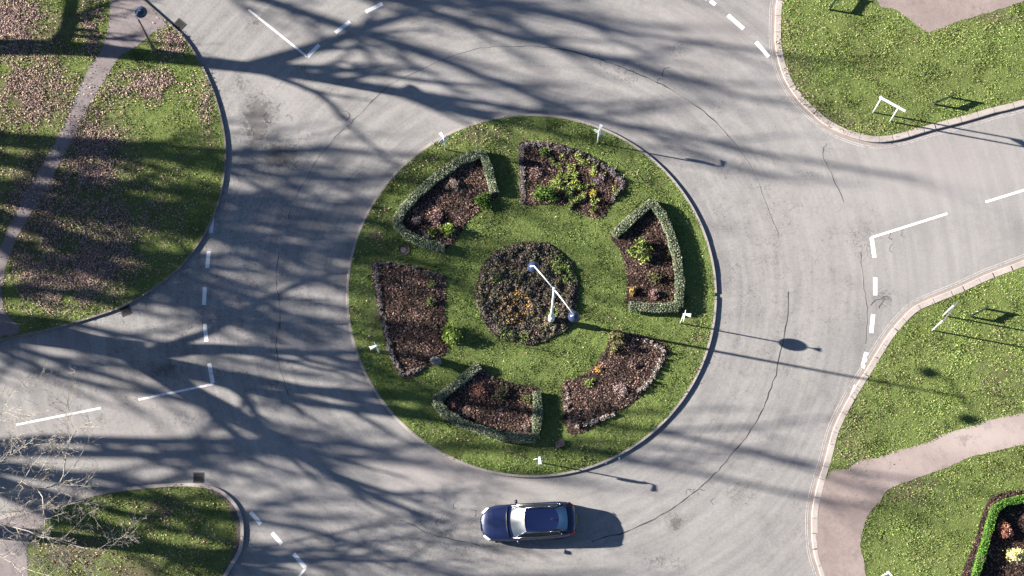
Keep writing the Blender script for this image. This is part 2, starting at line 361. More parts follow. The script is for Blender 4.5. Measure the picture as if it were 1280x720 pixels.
def ribbon(name, pts, wd, z, mat, jitter=0, vary=0, closed=False, mb=None):
    pts = [Vector((p[0], p[1])) for p in pts]
    if jitter:
        q = []
        for a, b in zip(pts[:-1], pts[1:]):
            n = max(1, int((b-a).length/.22))
            for k in range(n): q.append(a.lerp(b, k/n)+Vector((random.gauss(0, jitter), random.gauss(0, jitter))))
        pts = q+[pts[-1]]
    ws = [wd*(1+random.uniform(-vary, vary)) for _ in pts]
    n = len(pts); V = []
    for i in range(n):
        a = pts[max(i-1, 0)]; b = pts[min(i+1, n-1)]; t = (b-a).normalized(); m_ = Vector((-t.y, t.x))
        V += [(*(pts[i]+m_*ws[i]/2), z), (*(pts[i]-m_*ws[i]/2), z)]
    F = [(2*i, 2*i+1, 2*i+3, 2*i+2) for i in range(n-1)]
    if mb is not None: mb.add(V, F); return
    o = MB().add(V, F).build(name, mat); o['kind'] = 'structure'; return o
# gutter and double edge lines beside the wide kerbs
def edge_lines(key, px):
    q = PG([(v.x, v.y) for v in smooth([Vector((a, b, 0)) for a, b in px], False, 4)])
    t = offset(q, .1, False); m_ = len(q)//2; sg = -1 if inpoly(np.array([t[m_].x]), np.array([t[m_].y]), VERGES[key])[0] else 1
    for d, wd in ((.185, .036), (.28, .036)): ribbon('edge_line', offset(q, sg*d, False), wd, .004, M_FADED)
    ribbon('gutter', offset(q, sg*.075, False), .15, .003, M_GUT)
M_GUT = kerbm('gutter_stone', (.24, .205, .19), (.17, .145, .13))
edge_lines('NE', [(985, -60)]+NE[:16]); edge_lines('EA', [(1500, 240)]+EA[:12]); edge_lines('EA', EA[11:17])
# ------------------------------------------------------------------ road markings
marks = MB(); worn = MB()
def mark(a, b, wd):
    ribbon('', [P(*a).xy, P(*b).xy], wd, .004, M_PAINT, mb=worn if a[0] < 500 else marks)
TH, TN = .20, .11
for a, b in [((266, 268), (263.5, 291)), ((261, 314), (259, 335)), ((256, 359), (255, 381)), ((256, 405), (258, 427)), ((261.5, 454), (266, 479)),
             ((313, 640), (326, 655)), ((340, 666), (352, 680)), ((367, 692), (382, 710)), ((394, 722), (408, 738)),
             ((384, 71), (399, 56)), ((419, 41), (437.6, 27)), ((457, 15), (478, 4.5)), ((497, -6), (517, -17)), ((868, -16), (884, -1)), ((888, 1), (894, 6)),
             ((910, 19), (929.5, 36)), ((945, 52.6), (961, 71)), ((1089.5, 297), (1093, 322)), ((1094, 347), (1094, 369)), ((1091.5, 393), (1089, 416)),
             ((1083, 440.5), (1078, 460)), ((1070, 482), (1062, 503))]: mark(a, b, TH)
for a, b in [((267, 480), (173, 499.5)), ((20, 531), (126, 510)), ((-130, 561), (-30, 541)), ((310.6, 12), (384, 71)), ((230, -52), (285, -8)),
             ((1089, 297), (1184, 267)), ((1232, 252.5), (1330, 222)), ((382, 710), (360, 740))]: mark(a, b, TN)
marks.build('road_markings', M_PAINT)['kind'] = 'structure'; worn.build('road_markings', M_WORN)['kind'] = 'structure'
# cracks and seams
cr = MB()
def crack(px, wd=.035, j=.022):
    q = smooth([Vector((a, b, 0)) for a, b in px], False, 4)
    ribbon('', [P(v.x, v.y).xy for v in q], wd, .003, M_TAR, jitter=j, vary=.6, mb=cr)
crack([(640, 58), (693, 60), (746, 73), (799, 93), (842, 114), (874, 135), (895, 153), (913, 172)], .04)
crack([(913, 172), (940, 210), (960, 261), (974, 296)], .018); crack([(986, 365), (984, 400), (976, 440), (959, 498), (936, 541), (897, 588), (858, 623), (819, 648), (780, 665), (740, 677)], .045)
crack([(430, 160), (397, 200), (368, 250), (361, 274)], .022); crack([(349, 315), (345, 348), (349, 377), (350, 413)], .028); crack([(350, 405), (345, 431), (352, 467), (361, 495)], .028)
crack([(486, 106), (465, 127), (446, 146), (433, 159)], .03); crack([(501, 649), (537, 667), (600, 682)], .03); crack([(1033, 180), (1028, 192), (1039, 217), (1055, 253)], .028)
crack([(1076, 315), (1078, 345), (1084, 391), (1082, 430)], .02); crack([(640, 58), (600, 60), (560, 72), (520, 90), (486, 106)], .018)
crack([(828, 96), (830, 86), (838, 84)], .03); crack([(1088, 380), (1104, 372), (1112, 371)], .03); crack([(1098, 385), (1106, 374)], .03); crack([(433, 152), (437, 143), (428, 138)], .03)
for _ in range(26):          # little map cracks in the old patches
    x = random.choice([(345, 470), (800, 95), (240, 420), (1105, 300), (880, 625), (330, 150), (560, 660), (225, 500)]); x = (x[0]+random.gauss(0, 14), x[1]+random.gauss(0, 12))
    a = random.uniform(0, 6.28); crack([x, (x[0]+6*math.cos(a), x[1]+6*math.sin(a)), (x[0]+10*math.cos(a+.8), x[1]+10*math.sin(a+.8))], .022)
cr.build('road_cracks', M_TAR)['kind'] = 'structure'
# ------------------------------------------------------------------ paths
PATHS = {
 'a': [(140, -20), (137, 20), (131, 52), (118, 75), (100, 107), (83, 150), (64, 187), (43, 222), (27, 252), (11, 283), (2, 305), (-8, 335), (-14, 370), (-10, 398), (-30, 470), (0, 423), (14, 420), (25, 412), (19, 402), (8, 392), (2, 370), (6, 340), (20, 300),
       (32, 278), (50, 250), (66, 221), (84, 188), (99, 155), (111, 133), (126, 108), (136, 92), (148, 74), (162, 63), (174, 55), (197, 37), (209, 31), (182, 4), (160, -16)],
 'b': [(1042, 588), (1060, 586), (1072, 577), (1100, 571), (1120, 564), (1150, 556), (1185, 542), (1232, 527), (1280, 515), (1500, 455), (1500, 490), (1280, 555), (1222, 569), (1185, 584), (1135, 602), (1110, 612), (1100, 627), (1085, 645), (1076, 675), (1080, 700), (1086, 730), (1120, 800), (1080, 840), (1060, 800), (1031, 720), (1022, 690), (1020, 660), (1021, 635), (1029, 605)],
 'c': [(1060, -90), (1096, 0), (1120, 12), (1157, 39), (1167, 38), (1200, 27), (1247, 12), (1280, 2), (1500, -70), (1500, -300), (1200, -300)],
 'd': [(-120, 675), (0, 645), (63, 633), (64, 645), (42, 668), (33, 690), (38, 735), (50, 800), (-40, 860), (-160, 760)],
}
PP = {}
for k, px in PATHS.items():
    px = [Vector((a, b, 0)) for a, b in px]; q = smooth(px, True, 5)
    pl = PG([(v.x+random.uniform(-.9, .9), v.y+random.uniform(-.9, .9)) for v in q], GZ+.01)
    if area(pl) < 0: pl = pl[::-1]
    PP[k] = pl
    o = cdt_sheet('path', pl, .5, GZ+.012, M_PATHG if k in 'ad' else M_PATH, attrs={'pale': lambda X, Y: blob(X, Y, [(1220, 545, 90, 30, .9), (1130, 580, 50, 20, .5), (20, 690, 30, 30, .4), (70, 180, 20, 20, .4)], GZ)}); o['kind'] = 'structure'
# dirt strip inside the south-west kerb
sw_in = PG([(305, 665), (301, 690), (288, 712), (262, 755), (255, 752), (284, 705), (292, 682), (293, 655), (281, 628), (258, 613), (240, 609), (200, 609), (200, 605), (240, 604), (270, 609), (291, 624), (302, 643)], GZ)
sw_in = offset(sw_in if area(sw_in) > 0 else sw_in[::-1], .07)
cdt_sheet('gutter', sw_in, .3, GZ+.008, M_MUDDY)['kind'] = 'structure'
# ------------------------------------------------------------------ leaf clouds
def leaves(pos, size, col, flat=.5, elong=1.6, jc=.25):
    """diamond leaves at pos (n,3); flat 0 = any way up, 1 = lying"""
    n = len(pos); size = np.broadcast_to(size, (n,))*rng.uniform(.6, 1.35, n)
    nz = rng.normal(size=(n, 3))*(1-flat)+np.array([0, 0, 1.])*flat*1.2; nz /= np.linalg.norm(nz, axis=1)[:, None]+1e-9
    a = rng.normal(size=(n, 3)); u = np.cross(nz, a); u /= np.linalg.norm(u, axis=1)[:, None]+1e-9; v = np.cross(nz, u)
    u = u*(size*elong/2)[:, None]; v = v*(size/2)[:, None]
    V = np.stack([pos-u, pos+v, pos+u, pos-v], 1).reshape(-1, 3); F = np.arange(4*n).reshape(n, 4)
    C = np.asarray(col, float); C = np.broadcast_to(C, (n, 3))*rng.uniform(1-jc, 1+jc, (n, 1)); C = np.clip(C, .004, 1).repeat(4, 0)
    return V, F, C
def join(parts):
    b = 0; V = []; F = []; C = []
    for v, f, c in parts: V.append(v); F.append(f+b); C.append(c); b += len(v)
    return np.concatenate(V), np.concatenate(F), np.concatenate(C)
def pal(n, cols, wts=None):
    cols = np.array(cols); wts = np.array(wts if wts else [1]*len(cols), float); return cols[rng.choice(len(cols), n, p=wts/wts.sum())]
# ------------------------------------------------------------------ beds
BEDS = {
 'NWb': [(492, 277), (500, 262), (513, 247), (528, 231), (543, 218), (558, 206), (573, 198), (603, 188), (608, 200), (614, 222), (622, 243), (606, 258), (592, 270), (576, 290), (558, 312), (530, 305), (508, 292)],
 'Nb': [(649, 180), (663, 177), (677, 177), (692, 178), (707, 182), (733, 193), (760, 207), (783, 227), (776, 240), (767, 253), (750, 273), (727, 268), (707, 257), (680, 255), (653, 255), (650, 215)],
 'Eb': [(815, 250), (827, 263), (840, 290), (848, 323), (853, 350), (851, 387), (820, 388), (783, 385), (784, 360), (782, 340), (776, 315), (763, 293), (785, 270)],
 'SEb': [(788, 417), (807, 421), (836, 433), (828, 460), (807, 489), (790, 503), (773, 515), (745, 533), (715, 543), (706, 530), (703, 505), (703, 478), (717, 474), (733, 466), (746, 454), (757, 438), (762, 425)],
 'Sb': [(597, 453), (570, 476), (540, 500), (553, 517), (573, 532), (603, 543), (637, 552), (672, 552), (675, 520), (674, 487), (655, 482), (630, 475), (607, 463)],
 'Wb': [(467, 327), (500, 330), (553, 343), (556, 380), (557, 405), (560, 435), (547, 450), (525, 465), (508, 474), (495, 462), (482, 425), (472, 385), (466, 350)],
 'Cb': [(659+64*math.cos(a)+rng.uniform(-2, 2), 366.5+65*math.sin(a)+rng.uniform(-2, 2)) for a in np.linspace(0, 2*math.pi, 24, endpoint=False)],
 'Xb': [(1199, 735), (1217, 680), (1229, 640), (1243, 620), (1285, 612), (1400, 600), (1480, 700), (1440, 800), (1230, 800)],
}
BL = {'NWb': ('hedged soil bed with mixed shrubs at the upper left of the island', ),
 'Nb': ('unhedged soil bed with yellow green plants at the top of the island', ),
 'Eb': ('dark soil bed inside the clipped hedge nearest the right edge of the island', ),
 'SEb': ('unhedged soil bed edged with pale round clumps at the lower right of the island', ),
 'Sb': ('reddish brown soil bed inside the three sided hedge at the bottom of the island', ),
 'Wb': ('bare brown soil bed edged with low lavender at the left of the island', ),
 'Cb': ('round bed of mixed ground cover in the middle of the island', ),
 'Xb': ('dark soil bed behind the bright green hedge at the bottom right corner', )}
BP = {}
def noise2(X, Y, s=1., seed=0):
    """value noise, three octaves, about -1..1"""
    X = np.asarray(X, float); Y = np.asarray(Y, float); out = np.zeros(X.shape); amp = 1.; f = s*1.1
    for o in range(3):
        u = X*f*.966+Y*f*.259+seed*17.3+o*5.1; v = Y*f*.966-X*f*.259+seed*9.7+o*3.7; iu = np.floor(u).astype(int); iv = np.floor(v).astype(int); fu = u-iu; fv = v-iv
        fu = fu*fu*(3-2*fu); fv = fv*fv*(3-2*fv)
        def hsh(a, b): q = (a*73856093) ^ (b*19349663) ^ (int(seed*7)+o*83492791); q = (q ^ (q >> 13))*1274126177 & 0x7fffffff; return ((q ^ (q >> 16)) & 0xffff)/32767.5-1
        out += amp*((hsh(iu, iv)*(1-fu)+hsh(iu+1, iv)*fu)*(1-fv)+(hsh(iu, iv+1)*(1-fu)+hsh(iu+1, iv+1)*fu)*fv); amp *= .55; f *= 2.1
    return out*1.1
def pts_in(poly, dens):
    xs = [p[0] for p in poly]; ys = [p[1] for p in poly]; A_ = (max(xs)-min(xs))*(max(ys)-min(ys)); n = int(A_*dens)
    X = rng.uniform(min(xs), max(xs), n); Y = rng.uniform(min(ys), max(ys), n); k = inpoly(X, Y, poly); return X[k], Y[k]
for k, px in BEDS.items():
    pl = PG([(v.x+random.uniform(-.6, .6), v.y+random.uniform(-.6, .6)) for v in smooth([Vector((a, b, 0)) for a, b in px], True, 3)])
    if area(pl) < 0: pl = pl[::-1]
    BP[k] = pl
    def zf(X, Y, pl=pl): d = segdist(X, Y, pl); return .09*np.clip(d/.5, 0, 1)+.025*noise2(X, Y, 2)*np.clip(d/.3, 0, 1)
    root = thing('flower_bed', BL[k][0], 'flower bed', (0, 0, 0))
    cx = sum(p.x for p in pl)/len(pl); cy = sum(p.y for p in pl)/len(pl); root.location = (cx, cy, GZ)
    o = cdt_sheet('soil', pl, .22, GZ+.006, M_SOIL, zf=zf); o.parent = root; o.matrix_parent_inverse = Matrix.Translation((-cx, -cy, -GZ))
    X, Y = pts_in(pl, 430 if k != 'Cb' else 250); Z = GZ+.02+zf(X, Y)+rng.uniform(0, .05, len(X))
    warm = {'Sb': 1.35, 'NWb': 1.2, 'Eb': .8, 'Xb': .7}.get(k, 1.)*np.array([1.08, .95, .9])*np.clip(1+.45*noise2(X, Y, 1.3, 7), .45, 1.7)[:, None]
    C = pal(len(X), [(.055, .036, .030), (.11, .070, .058), (.20, .145, .12), (.035, .025, .02), (.05, .06, .02), (.27, .20, .17)], [5, 4, 1.6, 4, .8, .6])*warm
    V, F, C = leaves(np.column_stack([X, Y, Z]), .055, C, .75)
    o = npmesh('leaf_mulch', V, F, M_LITTER, col=C); o['kind'] = 'stuff'; o.parent = root; o.matrix_parent_inverse = Matrix.Translation((-cx, -cy, -GZ))
# ------------------------------------------------------------------ hedges
def hedge(px, wd, h, label, cols, z=GZ, dens=900, lsz=.042):
    pts = [P(a, b, z+h*.7).xy for a, b in px]
    q = []
    for a, b in zip(pts[:-1], pts[1:]):
        n = max(1, int((b-a).length/.25)); q += [a.lerp(b, k/n) for k in range(n)]
    pts = q+[pts[-1]]; n = len(pts)
    root = thing('hedge', label, 'hedge', (pts[0].x, pts[0].y, z)); Mi = Matrix.Translation((-pts[0].x, -pts[0].y, -z))
    prof = [(-.42, 0), (-.46, .5), (-.43, .88), (-.30, .96), (0, .985), (.30, .96), (.43, .88), (.46, .5), (.42, 0)]
    V = []; F = []; m_ = len(prof)
    for i in range(n):
        t = (pts[min(i+1, n-1)]-pts[max(i-1, 0)]).normalized(); nn = Vector((-t.y, t.x)); s = 1+.05*math.sin(i*1.7)+random.uniform(-.04, .04)
        e = .85 if i in (0, n-1) else 1
        for a, b in prof: V.append((*(pts[i]+nn*a*wd*s*.93*e), z+b*h*.95*(e if e == 1 else .96)))
    for i in range(n-1):
        for k in range(m_-1): F.append((i*m_+k, i*m_+k+1, (i+1)*m_+k+1, (i+1)*m_+k))
    F += [tuple(range(m_)), tuple(range((n-1)*m_, n*m_))[::-1]]
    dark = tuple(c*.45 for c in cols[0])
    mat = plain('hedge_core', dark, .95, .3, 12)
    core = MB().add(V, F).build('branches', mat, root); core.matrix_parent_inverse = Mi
    # leaves over the faces
    L = sum((pts[i+1]-pts[i]).length for i in range(n-1)); N = int(L*(wd+2*h*.7)*dens)
    s = rng.uniform(0, n-1.001, N); i0 = s.astype(int); f = s-i0; A_ = np.array([(p.x, p.y) for p in pts])
    c = A_[i0]*(1-f)[:, None]+A_[i0+1]*f[:, None]; t = A_[i0+1]-A_[i0]; t /= np.linalg.norm(t, axis=1)[:, None]+1e-9; nn = np.column_stack([-t[:, 1], t[:, 0]])
    u = rng.uniform(0, 1, N)*(wd+2*h*.7)
    off = np.where(u < wd, u-wd/2, np.where(u < wd+h*.7, -wd/2, wd/2)); zz = np.where(u < wd, h, (u-wd) % (h*.7)+h*.25)
    edge = np.abs(off) > wd*.42; zz = np.where((u < wd) & edge, h*.95, zz)
    sw = 1+.13*noise2(c[:, 0], c[:, 1], 2.2)
    pos = np.column_stack([c+nn*(off*sw)[:, None]+rng.normal(0, .012, (N, 2)), z+zz*(1+.03*noise2(c[:, 0], c[:, 1], 3, 2))+rng.normal(0, .014, N)])
    pc_ = noise2(c[:, 0]+off, c[:, 1], 1.6, 4)[:, None]; hc = pal(N, cols)*np.clip(1+.3*pc_, .5, 1.5); hc = np.where((pc_ > .62) & (rng.random((N, 1)) < .5), np.array([.15, .105, .07]), hc)
    V, F, C = leaves(pos, lsz, hc, .45, 1.5, .4)
    lo = npmesh('foliage', V, F, M_LEAF, root, col=C); lo.matrix_parent_inverse = Mi
    return root
HC = [(.16, .185, .11), (.21, .23, .155), (.11, .14, .065), (.09, .125, .048), (.28, .295, .205)]
hedge([(556, 310), (533, 305), (509, 294), (495, 279), (503, 262), (520, 244), (545, 222), (573, 202), (602, 191), (609, 206), (613, 222), (618, 241)], .42, .5,
      'grey green clipped hedge with an open lower right side around the upper left bed', HC)
hedge([(767, 294), (788, 275), (814, 253), (827, 268), (838, 292), (846, 322), (850, 350), (848, 384), (820, 385), (786, 383)], .42, .5,
      'grey green clipped hedge with a pointed top corner around the right hand bed', HC)
hedge([(599, 457), (573, 478), (544, 501), (556, 516), (577, 529), (605, 539), (637, 547), (669, 548), (672, 520), (671, 489)], .42, .46,
      'grey green clipped hedge bending in a shallow tray shape around the bottom bed', HC)
hedge([(1214, 735), (1227, 695), (1238, 655), (1244, 636), (1257, 628), (1290, 622), (1400, 598), (1480, 690)], .36, .6,
      'bright green narrow clipped hedge in the bottom right corner of the lawn', [(.07, .165, .018), (.10, .22, .028), (.05, .12, .014), (.13, .25, .04)])
# ------------------------------------------------------------------ shrubs
def shrub(name, px, py, r, h, label, cols, n=700, lsz=.06, cat='shrub', spiky=False, z=GZ+.06, group=None, at=None, droop=0.):
    c = at or P(px, py, z+h*.5); root = thing(name, label, cat, (c.x, c.y, z), 0, group)
    mb = MB()
    for k in range(7):
        a = random.uniform(0, 6.28); rr = r*random.uniform(.3, .85)
        mb.tube([(0, 0, -.04), (rr*.4*math.cos(a), rr*.4*math.sin(a), h*.4), (rr*math.cos(a), rr*math.sin(a), h*random.uniform(.65, .95))], [.016, .011, .004], 5)
    mb.build('stems', M_BARK, root)
    nc = 9 if not spiky else 14
    cl = rng.normal(size=(nc, 3)); cl /= np.linalg.norm(cl, axis=1)[:, None]; cl[:, 2] = np.abs(cl[:, 2])
    cl *= rng.uniform(.35, .75, nc)[:, None]; w_ = rng.integers(0, nc, n)
    off = rng.normal(size=(n, 3))*(.20 if not spiky else .13); p = cl[w_]+off
    if spiky: p = p*(1+rng.uniform(0, .35, (n, 1)))
    p[:, 2] = np.clip(np.abs(p[:, 2])+.08, 0, 1.15); pos = p*np.array([r, r, h])
    tone = rng.uniform(.75, 1.3, nc)[w_][:, None]
    V, F, C = leaves(pos, lsz, pal(n, cols)*tone, .3, 2.6 if spiky else 1.5, .3)
    npmesh('foliage', V, F, M_LEAF, root, col=C); return root
G1 = [(.06, .11, .015), (.10, .17, .025), (.035, .065, .012)]; G2 = [(.16, .22, .035), (.22, .27, .06), (.09, .14, .02)]
BR = [(.12, .085, .06), (.19, .135, .10), (.07, .05, .035)]; PK = [(.20, .12, .11), (.27, .17, .15), (.12, .07, .065)]; DK = [(.04, .045, .022), (.07, .075, .03), (.05, .035, .03)]
GR = [(.17, .155, .135), (.25, .22, .20), (.10, .09, .075)]
shrub('shrub', 563, 420, .55, .75, 'bright green feathery shrub on the right edge of the bare brown bed', G2, 1500, .05, spiky=True)
shrub('shrub', 605, 250, .50, .55, 'dark green leafy shrub at the open end of the upper left hedge', G1, 1100)
shrub('shrub', 561, 287, .42, .5, 'yellow green shrub near the lower tip of the upper left bed', G2, 800)
shrub('shrub', 541, 291, .3, .35, 'small yellow green shrub left of the larger one in the upper left bed', G2, 400)
shrub('shrub', 565, 232, .40, .5, 'rounded tan dried shrub in the middle of the upper left bed', [(.24, .18, .14), (.32, .25, .20), (.16, .12, .09)], 1500, .035)
shrub('shrub', 521, 275, .38, .4, 'rounded purple brown shrub at the lower left of the upper left bed', [(.11, .08, .08), (.16, .12, .115), (.07, .05, .05)], 1200, .035)
shrub('shrub', 546, 272, .45, .35, 'reddish leafed shrub in the centre of the upper left bed', PK, 800, .05)
shrub('shrub', 531, 298, .45, .3, 'grey low shrub along the bottom edge of the upper left bed', GR, 900, .035)
shrub('shrub', 682, 241, .62, .7, 'dense dark green shrub at the lower left of the top bed', G1, 1500, .055)
shrub('shrub', 681, 190, .3, .4, 'small dark green shrub near the upper edge of the top bed', G1, 400)
shrub('shrub', 800, 312, .62, .7, 'spiky olive green shrub in the right hand hedged bed', [(.11, .15, .03), (.17, .20, .05), (.06, .08, .02)], 1500, .06, spiky=True)
shrub('shrub', 818, 345, .4, .4, 'dull green brown shrub below the spiky one in the right hand bed', [(.09, .09, .03), (.14, .12, .05)], 600)
shrub('shrub', 791, 364, .28, .35, 'orange tinted small shrub at the lower left of the right hand bed', [(.30, .16, .05), (.20, .14, .04), (.12, .12, .03)], 350)
shrub('shrub', 818, 368, .35, .35, 'purple pink shrub in the bottom of the right hand bed', PK, 500, .05)
shrub('shrub', 770, 428, .62, .7, 'open brown green shrub on the top corner of the lower right bed', [(.10, .11, .035), (.14, .11, .05), (.06, .06, .02)], 900, .05, spiky=True)
shrub('shrub', 791, 455, .3, .3, 'pink brown shrub in the upper part of the lower right bed', PK, 350, .05)
shrub('shrub', 776, 487, .42, .35, 'pale pinkish shrub in the middle of the lower right bed', [(.28, .20, .18), (.36, .27, .24), (.18, .12, .11)], 900, .04)
shrub('shrub', 738, 478, .35, .3, 'yellow green low plant at the left of the lower right bed', G2, 350, .05)
shrub('shrub', 748, 461, .2, .25, 'small orange flowered plant on the inner edge of the lower right bed', [(.45, .22, .03), (.30, .18, .04)], 140, .05)
shrub('shrub', 600, 487, .5, .4, 'reddish brown spreading shrub at the upper left of the bottom bed', [(.20, .09, .065), (.27, .13, .09), (.13, .06, .045)], 1200, .04)
shrub('shrub', 625, 492, .5, .45, 'dark green shrub in the middle of the bottom bed', DK, 800, .05)
shrub('shrub', 565, 505, .35, .3, 'dark red brown clump in the left corner of the bottom bed', [(.11, .06, .05), (.17, .09, .075)], 500, .04)
shrub('shrub', 658, 500, .35, .35, 'yellowish green thin shrub at the right of the bottom bed', [(.14, .13, .04), (.10, .11, .03)], 350, .05)
shrub('shrub', 655, 534, .35, .3, 'pale brown dry clump in the lower right corner of the bottom bed', [(.28, .20, .16), (.2, .14, .11)], 500, .04)
shrub('shrub', 538, 375, .3, .35, 'olive green shrub near the right edge of the bare brown bed', [(.10, .13, .03), (.14, .15, .05)], 500, .05)
shrub('shrub', 541, 355, .28, .3, 'mossy green low shrub at the upper right of the bare brown bed', [(.08, .11, .03), (.05, .07, .02)], 350, .05)
shrub('shrub', 1256, 662, .5, .55, 'rusty red dried shrub in the bottom right corner bed', [(.34, .15, .09), (.42, .21, .13), (.22, .09, .06)], 1500, .05, spiky=True)
shrub('shrub', 1272, 696, .55, .6, 'pale yellow rounded shrub in the bottom right corner bed', [(.62, .55, .22), (.50, .48, .18), (.70, .64, .35)], 2200, .05)
shrub('shrub', 1262, 640, .3, .3, 'dark green sparse shrub behind the rusty one in the corner bed', DK, 300, .05)
# yellow-green perennials in the top bed
base = None
for i in range(46):
    t_ = random.random(); x = random.gauss(722, 24); y = random.gauss(228, 19)
    q = P(x, y, GZ)
    if not inpoly(np.array([q.x]), np.array([q.y]), BP['Nb'])[0]: continue
    if base is None or i % 15 == 0:
        base = shrub('perennial_plant', x, y, .24, .28, 'yellow green leafy perennial among its like in the top bed of the island', [(.20, .26, .05), (.13, .19, .03), (.30, .28, .09)] if i % 2 else [(.24, .25, .09), (.10, .15, .025)], 190, .055, 'plant', group='leafy perennials in the top bed')
    else: dup(base, (q.x, q.y, GZ+.05), random.uniform(0, 6), random.uniform(.6, 1.25))
for (x, y, r_, lab, cc) in [(671, 215, .42, 'dusty pink low clump at the left of the top bed', PK), (750, 222, .42, 'mauve brown clump at the right of the top bed', [(.17, .12, .13), (.22, .16, .16)]), (742, 243, .25, 'bright yellow clump in the lower part of the top bed', [(.45, .36, .05), (.3, .3, .06)])]:
    shrub('shrub', x, y, r_, .3, lab, cc, 600, .045)
# low border plants, individually
def border(bed, path, step, r, h, cols, label, group, n=130, lsz=.04, jit=.04):
    pts = [P(a, b, GZ+.05).xy for a, b in path]; protos = []
    for v in range(3):
        protos.append(None)
    k = 0; carry = 0.
    for a, b in zip(pts[:-1], pts[1:]):
        L = (b-a).length; s = carry
        while s < L:
            q = a.lerp(b, s/L)+Vector((random.gauss(0, jit), random.gauss(0, jit))); v = k % 3
            if protos[v] is None:
                protos[v] = shrub('border_plant', 0, 0, r, h, label, cols, n, lsz, 'plant', group=group, at=Vector((q.x, q.y, 0)), z=GZ+.03)
            else: dup(protos[v], (q.x, q.y, GZ+.03), random.uniform(0, 6), random.uniform(.8, 1.2))
            k += 1; s += step*random.uniform(.85, 1.15)
        carry = s-L
LV = [(.19, .165, .16), (.28, .245, .235), (.12, .10, .10)]
border('Wb', [(553, 346), (530, 339), (500, 332), (472, 330)], .26, .17, .22, [(.11, .09, .08), (.17, .14, .12)], 'dull low plant in the row along the top of the bare brown bed', 'low plants along the top of the left bed')
border('Wb', [(470, 333), (472, 360), (477, 390), (484, 420), (490, 445), (496, 458), (507, 468), (518, 465), (527, 456)], .2, .16, .22, LV, 'grey lavender plant in the row along the outer edge of the bare brown bed', 'lavender along the outer edge of the left bed')
border('Nb', [(654, 250), (653, 230), (652, 205), (653, 183), (675, 181), (705, 186), (733, 197), (758, 210), (778, 228), (772, 241), (764, 252)], .22, .17, .24, [(.15, .125, .13), (.22, .19, .19), (.09, .075, .08)], 'grey mauve lavender plant in the row around the top bed', 'lavender around the top bed')
border('SEb', [(807, 427), (818, 430), (829, 437), (827, 447), (822, 457), (817, 466), (811, 476), (804, 483), (797, 488)], .27, .17, .22, [(.30, .27, .23), (.40, .36, .31), (.2, .17, .14)], 'pale grey round clump in the row on the right side of the lower right bed', 'pale clumps on the right of the lower right bed')
border('SEb', [(768, 517), (755, 522), (741, 528), (727, 532), (716, 533)], .30, .18, .22, [(.38, .34, .28), (.48, .43, .36), (.25, .21, .17)], 'pale cream round clump in the row on the bottom side of the lower right bed', 'pale clumps on the bottom of the lower right bed')
border('SEb', [(713, 527), (710, 510), (709, 492), (707, 482)], .22, .13, .18, [(.2, .16, .14), (.27, .23, .2)], 'brown grey small plant in the row on the left side of the lower right bed', 'small plants on the left of the lower right bed')
border('Sb', [(612, 470), (630, 481), (650, 487), (664, 492)], .25, .12, .15, [(.16, .12, .08), (.1, .1, .05)], 'thin brown small plant along the open inner edge of the bottom bed', 'small plants on the inner edge of the bottom bed')
# central ground cover
pl = BP['Cb']; X, Y = pts_in(pl, 1500); hh = np.clip(.16+.11*noise2(X, Y, 2.2, 3)+.06*noise2(X, Y, 5, 1), .04, .4)*np.clip(segdist(X, Y, pl)/.25, .35, 1)
pos = np.column_stack([X, Y, GZ+.06+hh*rng.uniform(.35, 1, len(X))])
k1 = noise2(X, Y, .9, 5) > .15
C = np.where(k1[:, None], pal(len(X), [(.15, .115, .085), (.10, .12, .04), (.20, .18, .10), (.07, .055, .04), (.26, .20, .15)]), pal(len(X), [(.12, .085, .085), (.07, .052, .05), (.18, .135, .125), (.10, .11, .045), (.05, .055, .025)]))
c2 = P(645, 385); hot = (np.hypot(X-c2.x, Y-c2.y) < .9) & (rng.random(len(X)) < .16); C[hot] = (.48, .26, .05)
for gx_, gy_, gr in ((633, 420, .35), (652, 423, .35), (708, 345, .5), (700, 330, .5), (622, 350, .3), (690, 390, .3)):
    c2 = P(gx_, gy_); hot = (np.hypot(X-c2.x, Y-c2.y) < gr) & (rng.random(len(X)) < .6); C[hot] = (.18, .23, .06)
V, F, C = leaves(pos, .062, C, .45, 1.5, .3)
tag(npmesh('ground_cover', V, F, M_LEAF, col=C), 'mottled purple brown and green ground cover filling the round middle bed', 'ground cover', kind='stuff')
